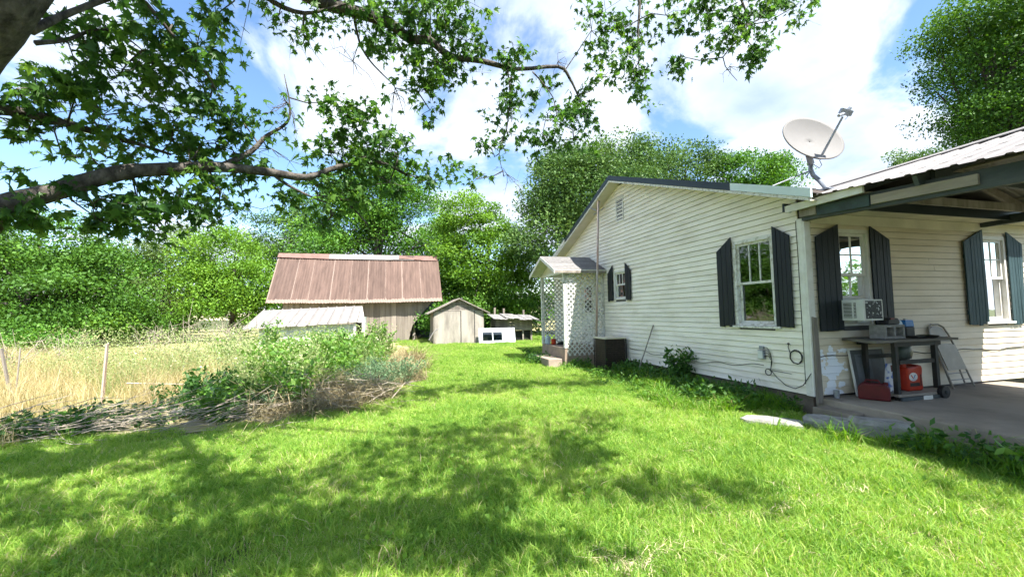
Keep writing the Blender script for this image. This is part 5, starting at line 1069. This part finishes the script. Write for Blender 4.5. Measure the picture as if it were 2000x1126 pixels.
# long grass and weeds along the gable wall, the slab edge and the porch
longp = [(bmesh_('long_tuft', blades(45,.09,.14,.34,.009,1.0,200+k,.05,.7)), GR['long']) for k in range(4)]
def weedplant(seed, h, nl_, leaf, spread, m, stem=True):
    r = np.random.default_rng(seed); k = max(1,int(nl_/9)); Ps = []; 
    for s in range(k):
        th = r.uniform(0,6.28); top = np.array([spread*math.cos(th),spread*math.sin(th),h*r.uniform(.7,1)]); t = r.uniform(.12,1,9)[:,None]; Ps.append(top*t*np.array([1,1,1])+r.normal(0,leaf*.45,(9,3)))
    P_ = np.concatenate(Ps); V,F,T = leafquads(P_,leaf,tint=np.clip(r.normal(.5,.2,len(P_)),0,1),R_=r,asp=.5); F = np.concatenate([F[:,[0,1,2]],F[:,[0,2,3]]])
    return V,F,T
darkp = [(bmesh_('dark_weed', weedplant(230+k,.30,70,.07,.16,None)), GR['darkweed']) for k in range(4)]
bushp = [(bmesh_('dark_bush', weedplant(260+k,.62,330,.075,.30,None)), GR['darkweed']) for k in range(3)]
def region(poly, dens):
    poly = np.array(poly); x0,y0 = poly.min(0); x1,y1 = poly.max(0); n = int((x1-x0)*(y1-y0)*dens); P = np.stack([Rg.uniform(x0,x1,n),Rg.uniform(y0,y1,n),np.zeros(n)],1); return P[inpoly(P,poly)]
wallstrip = [(-.02,.05),(-.75,.55),(-1.05,1.2),(-1.1,2.4),(-.8,3.6),(-.65,4.75),(-.02,4.8)]
P1 = region(wallstrip, 85); P2 = np.concatenate([region([(-.6,-1.25),(-.05,-1.35),(.05,-4.3),(-.45,-4.3),(-.7,-2.2)], 30), region([(-.95,.35),(-1.5,.3),(-1.9,1.2),(-1.3,2.4)], 24), region([(-1.35,6.2),(-2.3,6.6),(-2.2,8.2),(-1.35,8.2)],16), region([(-1.3,5.6),(-.8,5.6),(-.8,6.15),(-1.3,6.15)],30)])
P2 = np.concatenate([P2, region([(-1.35,-.1),(-1.0,-.55),(-.6,-.85),(-.35,-1.2),(-.5,-1.4),(-1.2,-.8),(-1.6,-.1)],9)]); Pl = np.concatenate([P1,P2]); n = len(Pl); instancer('long_grass', Pl, Rg.integers(0,4,n), np.stack([Rg.normal(0,.2,n),Rg.normal(0,.2,n),Rg.uniform(0,6.28,n)],1), Rg.uniform(.6,1.25,n), longp, 'uncut long grass along the house wall and slab edge', 'grass')
Pd = np.concatenate([region(wallstrip,40), region([(-.5,-1.4),(.0,-1.5),(.05,-4.0),(-.4,-4.2),(-.6,-2.5)],14), region([(-1.35,6.4),(-2.1,6.7),(-1.9,7.6),(-1.35,7.9)],14), region([(-1.2,5.6),(-.75,5.6),(-.75,6.15),(-1.2,6.15)],30)])
n = len(Pd); instancer('wall_weeds', Pd, Rg.integers(0,4,n), np.stack([Rg.normal(0,.15,n),Rg.normal(0,.15,n),Rg.uniform(0,6.28,n)],1), Rg.uniform(.6,1.3,n), darkp, 'dark green weeds crowding the foot of the house wall', 'weeds')
vinep = [(bmesh_('wall_vine', weedplant(280+k,.22,80,.06,.22,None)), GR['weed']) for k in range(3)]  # brighter leaf colour paints a sunlit edge beyond the wall's shadow
Pv = np.concatenate([region([(-.5,.4),(-1.2,.6),(-1.7,1.6),(-1.6,3.2),(-1.3,4.6),(-.7,4.9),(-.6,2.5)],24), region([(-1.4,5.2),(-.75,5.2),(-.8,6.1),(-1.5,6.1)],22), region([(-1.8,6.3),(-2.6,6.6),(-2.5,8.4),(-1.7,8.2)],12)])
n = len(Pv); instancer('wall_vines', Pv, Rg.integers(0,3,n), np.stack([Rg.normal(0,.15,n),Rg.normal(0,.15,n),Rg.uniform(0,6.28,n)],1), Rg.uniform(.5,1.1,n), vinep, 'light green vines spilling from the wall foot onto the lawn', 'vines')
def leafy_plant(name, label, base, h, nlv, leaf, spread, m, seed, group='leafy weeds', cat='plant'):
    V,F,T = weedplant(seed,h,nlv,leaf,spread,None); r = np.random.default_rng(seed)
    t = thing(name, base, label, cat, group); mobj('foliage', fastmesh(name,V,F,{'tint':T}), m, t)
    mb = MB()
    for k in range(4): th = r.uniform(0,6.28); mb.tube([(base[0],base[1],-.02),(base[0]+spread*.4*math.cos(th),base[1]+spread*.4*math.sin(th),h*.5),(base[0]+spread*.7*math.cos(th),base[1]+spread*.7*math.sin(th),h*.9)], [.008,.006,.003], 5)
    obj('stem', mb, M['beamgreen'], t)
b_ = onZ(0,1352,728)
leafy_plant('sapling','dark leafy sapling growing against the gable wall',(-.24,2.62,0),.80,900,.10,.26,GR['darkweed'],301,'plants by the wall')
leafy_plant('broadleaf_weed','broad-leaved weed at the right edge beside the slab',(-.35,-2.35,0),.34,240,.10,.24,GR['weed'],302,'plants by the wall')
leafy_plant('broadleaf_weed','low green clump at the foot of the porch step',(-1.75,7.2,0),.36,160,.09,.3,GR['darkweed'],303,'plants by the wall')
leafy_plant('broadleaf_weed','dark green clump behind the porch step',(-1.55,8.3,0),.45,160,.09,.3,GR['darkweed'],304,'plants by the wall')

# ------------------------------------------------------------------ the overgrown patch
dryp = [(bmesh_('dry_tuft', blades(60,.2,.25,.75,.006,.6,400+k,.25,.6)), GR['dry']) for k in range(5)]
palep = []
for k in range(5):
    r = np.random.default_rng(420+k); n_ = 90; V1,F1,T1_ = blades(28,.16,.5,.95,.005,.35,430+k,.1); T1_ = T1_*.6
    Pq = np.stack([r.normal(0,.16,n_),r.normal(0,.16,n_),r.uniform(.35,.98,n_)],1); V2,F2,T2_ = leafquads(Pq,.03,tint=np.where(r.uniform(0,1,n_) < .03,.9,r.uniform(.15,.7,n_)),R_=r,asp=.8); F2 = np.concatenate([F2[:,[0,1,2]],F2[:,[0,2,3]]])
    palep.append((bmesh_('pale_weed',(V1,F1,T1_),(V2,F2,T2_)), GR['paleweed']))
weedp = [(bmesh_('tall_weed', weedplant(440+k,1.0,150,.11,.22,None), (lambda b: (b[0],b[1],b[2]*.5))(blades(10,.1,.6,.95,.012,.3,450+k))), GR['weed']) for k in range(4)]
sagep = [(bmesh_('sage_weed', weedplant(460+k,.62,260,.05,.28,None)), GR['sage']) for k in range(3)]
strawp = [(bmesh_('straw_heap', blades(90,.22,.12,.55,.008,2.2,470+k,.0,1.4)), GR['straw']) for k in range(4)]
def scat(name, P, protos, s0, s1, label, cat, tilt=.15):
    ph = np.sin(P[:,0]*2.1+1.3*np.sin(P[:,1]*1.7))+np.sin(P[:,1]*2.6+P[:,0]*.9); P = P[visible(P,250)&(ph+Rg.normal(0,.9,len(P)) > -1.0)]; n = len(P); instancer(name, P, Rg.integers(0,len(protos),n), np.stack([Rg.normal(0,tilt,n),Rg.normal(0,tilt,n),Rg.uniform(0,6.28,n)],1), Rg.uniform(s0,s1,n), protos, label, cat)
patch = edge[:10]+[(-5.4,15),(-13,20),(-40,22)]
scat('dry_grass', np.concatenate([region([(-16,2.4),(-11.4,2.9),(-9.6,3.7),(-9,5.5),(-9.5,10),(-16,14),(-24,10)],15), region([(-8,9),(-6,12.5),(-12,12),(-26,22),(-40,22),(-20,9)],7), region([(-13.5,5.5),(-9.3,5),(-8.8,9),(-12,11.5)],9), region([(-11.8,1.85),(-10.2,1.95),(-10.5,3),(-12,3)],10)]), dryp, .55,1.15, 'tall tan dry grass filling the uncut patch at the left', 'grass')
scat('pale_flowering_weeds', np.concatenate([region([(-10,4.2),(-8.0,3.2),(-6.6,4.2),(-6.2,7),(-6.3,11.5),(-12,11.5),(-15,8)],7), region([(-16,7),(-8,10),(-9,12),(-22,14)],2.5), region([(-11.5,5.5),(-8.6,4.6),(-8.2,9),(-11,10.5)],6)]), palep[:5], .45,1.45, 'pale hazy weeds with tiny white flowers across the patch', 'weeds')
scat('tall_green_weeds', np.concatenate([region([(-9.2,5.2),(-6.6,5.0),(-6.1,11.6),(-9.4,11.6)],5), region([(-11,9),(-8.6,8.8),(-8.6,11.8),(-11,11.8)],2), region([(-8.0,2.7),(-7.2,2.7),(-6.3,3.7),(-6.5,5.2),(-8.2,5.2)],6), region([(-7.4,5),(-6.2,5.5),(-6.2,8),(-7.6,8)],3)]), weedp, .6,1.25, 'tall green leafy weeds in front of the tin-roofed shed', 'weeds')
scat('grey_green_weeds', np.concatenate([region([(-6.6,3.7),(-5.8,4.1),(-5.3,5.4),(-6.0,6.0),(-6.8,5)],20), region([(-7.7,2.5),(-7.1,2.5),(-7.0,3.2),(-7.6,3.3)],8)]), sagep, .6,1.05, 'grey-green bushy weeds at the edge of the lawn', 'weeds')
scat('straw_heap', np.concatenate([region([(-7.7,2.15),(-6.7,2.5),(-5.9,3.5),(-6.5,4.6),(-7.9,4.0)],24), region([(-6.1,6.5),(-5.1,7),(-5.0,10),(-5.9,11)],8), region([(-5.9,4.9),(-5.2,5.0),(-5.15,5.8),(-5.8,6)],8)]), strawp, .7,1.4, 'heap of bent dead brown stems at the lawn edge', 'straw', .35)
scat('shaded_weeds', np.concatenate([region([(-11.3,2.1),(-8.0,2.3),(-8.0,3.1),(-11.0,2.9)],46)]), darkp, .6,1.3, 'low dark weeds tangled through the brush pile', 'weeds')
for px,yy,h,sp,m_,lab in ((415,3.5,.7,.36,'darkweed','dark broad-leaved bush in the middle of the weed patch'),(455,3.7,.5,.25,'darkweed','smaller dark leafy weed right of the dark bush'),(530,9.2,1.5,.2,'weed','tall bright weed spire in front of the tin roof'),(640,8.6,1.2,.45,'weed','wide bright green weed clump before the pale shed wall'),(690,8.2,1.15,.35,'weed','bright leafy weed by the shed corner post'),(738,9.8,1.45,.25,'weed','upright green weed right of the white shed post'),(600,7.4,1.05,.4,'weed','yellow-green weed clump left of the doorway'),(760,5.2,.62,.5,'sage','soft grey-green bush at the lawn edge'),(700,4.6,.6,.45,'sage','grey-green bush next to the straw heap'),(800,5.6,.5,.4,'sage','small grey-green bush at the right tip of the patch'),(440,2.75,.55,.3,'weed','light green weed beside the grey slab')):
    p = onY(yy,px,720); leafy_plant('leafy_weed',lab,(p[0],yy,0),h,int(900*h*sp/.35)+150,.10 if m_ != 'sage' else .055,sp,GR[m_],500+px,'leafy weeds in the patch','weed')
scat('dark_bushes', region([(-9.9,2.9),(-8.1,2.7),(-7.9,3.8),(-9.3,4.1)],10), bushp, .5,1.1, 'dense dark green undergrowth behind the brush pile', 'undergrowth')
# brush pile of twigs along the lawn edge
def twigs(n, cx_, cy_, sx_, sy_, hz, l0, l1, r_, R_, bias=None):
    mb = MB()
    for k in range(n):
        p = np.array([R_.normal(cx_,sx_),R_.normal(cy_,sy_),abs(R_.normal(0,hz))+.02]); th = R_.uniform(0,6.28) if bias is None else R_.normal(bias,.45)
        L_ = R_.uniform(l0,l1); d = np.array([math.cos(th),math.sin(th),R_.normal(.05,.18)]); e = p+d*L_; e[2] = max(e[2],.02); md_ = (p+e)/2+R_.normal(0,.06,3)*L_; md_[2] = max(md_[2],.02)
        rr = r_*R_.uniform(.5,1.5); mb.tube([p,md_,e],[rr,rr*.75,rr*.3],4,caps=False)
    return mb
Rb = np.random.default_rng(9)
bp_ = thing('brush_pile', (-9.3,2.3,0), 'long pile of dead branches along the lawn edge at left', 'brush pile')
o_ = obj('branches', twigs(230,-9.6,2.25,1.1,.2,.15,.3,1.1,.005,Rb,.3), M['twig'], bp_); o_['kind'] = 'stuff'
bp_ = thing('brush_pile', (-6.9,3.0,0), 'heap of brown dead stalks in front of the weeds near the lawn', 'brush pile')
o_ = obj('branches', twigs(150,-6.75,3.1,.42,.32,.20,.3,.9,.006,Rb), M['twig'], bp_); o_['kind'] = 'stuff'
# dead bushes with bare pale twigs
def deadbush(label, base, h, n, R_, group='dead bushes in the field'):
    mb = MB(); base = np.array(base,float)
    for k in range(n):
        th = R_.uniform(0,6.28); lean_ = R_.uniform(.1,.7); tip = base+np.array([math.cos(th)*lean_*h,math.sin(th)*lean_*h,h*R_.uniform(.6,1.0)]); md_ = base+(tip-base)*.5+R_.normal(0,.07,3)*h
        mb.tube([base+R_.normal(0,.06,3)*(1,1,0),md_,tip],[.014,.009,.003],4,caps=False)
        for j in range(3):
            s = md_+(tip-md_)*R_.uniform(0,.8); e = s+R_.normal(0,.18,3)*h+np.array([0,0,.12*h]); mb.tube([s,e],[.006,.002],4,caps=False)
    return tag(obj('dead_bush', mb, M['twig'], base=tuple(base)), label, 'bush', group)
for px,yy,h,lab in ((360,13.5,1.75,'bare pale dead bush standing in front of the trees'),(430,12.5,1.6,'bare dead bush left of the tin-roofed shed'),(300,13.5,1.35,'smaller bare dead bush left of the tallest one'),(470,10.5,1.5,'thin bare dead bush by the shed roof corner'),(20,10.0,1.2,'bare dead branches at the left edge of the picture'),(120,12,1.2,'bare brush between the left tree and the dry field')):
    p = onY(yy,px,650); deadbush(lab,(p[0],yy,0),h,16,Rb)
# fence posts and loose sticks
fpm = MB()
for px,yy,lab in ((200,4.6,'thin rusty fence post standing in the dry grass'),(28,5.4,'leaning dark fence stake at the left edge')):
    p = onY(yy,px,740); x = p[0]; tag(obj('fence_post', MB().bar((x,yy,-.05),(x+(.05 if px > 100 else -.22),yy,1.12 if px > 100 else 1.05),.045,.03).bar((x+.02,yy+.02,.2),(x+.05,yy+.02,1.05),.012,.02), M['rust'] if px > 100 else M['greywood'], base=(x,yy,0)), lab, 'fence post', 'fence posts in the dry grass')
p0,p1 = onZ(.10,30,796),onZ(.05,100,806); tag(obj('fallen_plank', MB().bar(p0,p1,.07,.03), M['greywood'], base=tuple(p0)), 'short dark plank lying on the brush at far left', 'plank')
p0,p1 = at(248,748,7.6),at(475,746,8.0); tag(obj('long_stick', MB().tube([p0,(p0+p1)/2+(0,0,-.03),p1],[.018,.015,.008],6), M['twig'], base=tuple(p0)), 'long bare stick lying across the weeds', 'stick')
p0 = onZ(.12,360,800); tag(obj('grey_slate', MB().hexa([(p0[0]-.17,p0[1]-.08,.05),(p0[0]+.17,p0[1]-.08,.05),(p0[0]+.17,p0[1]+.08,.10),(p0[0]-.17,p0[1]+.08,.10)],[(p0[0]-.16,p0[1]-.08,.10),(p0[0]+.16,p0[1]-.08,.10),(p0[0]+.16,p0[1]+.08,.15),(p0[0]-.16,p0[1]+.08,.15)]), M['stone'], base=(p0[0],p0[1],0)), 'flat grey slab half hidden in the brush pile', 'slab')
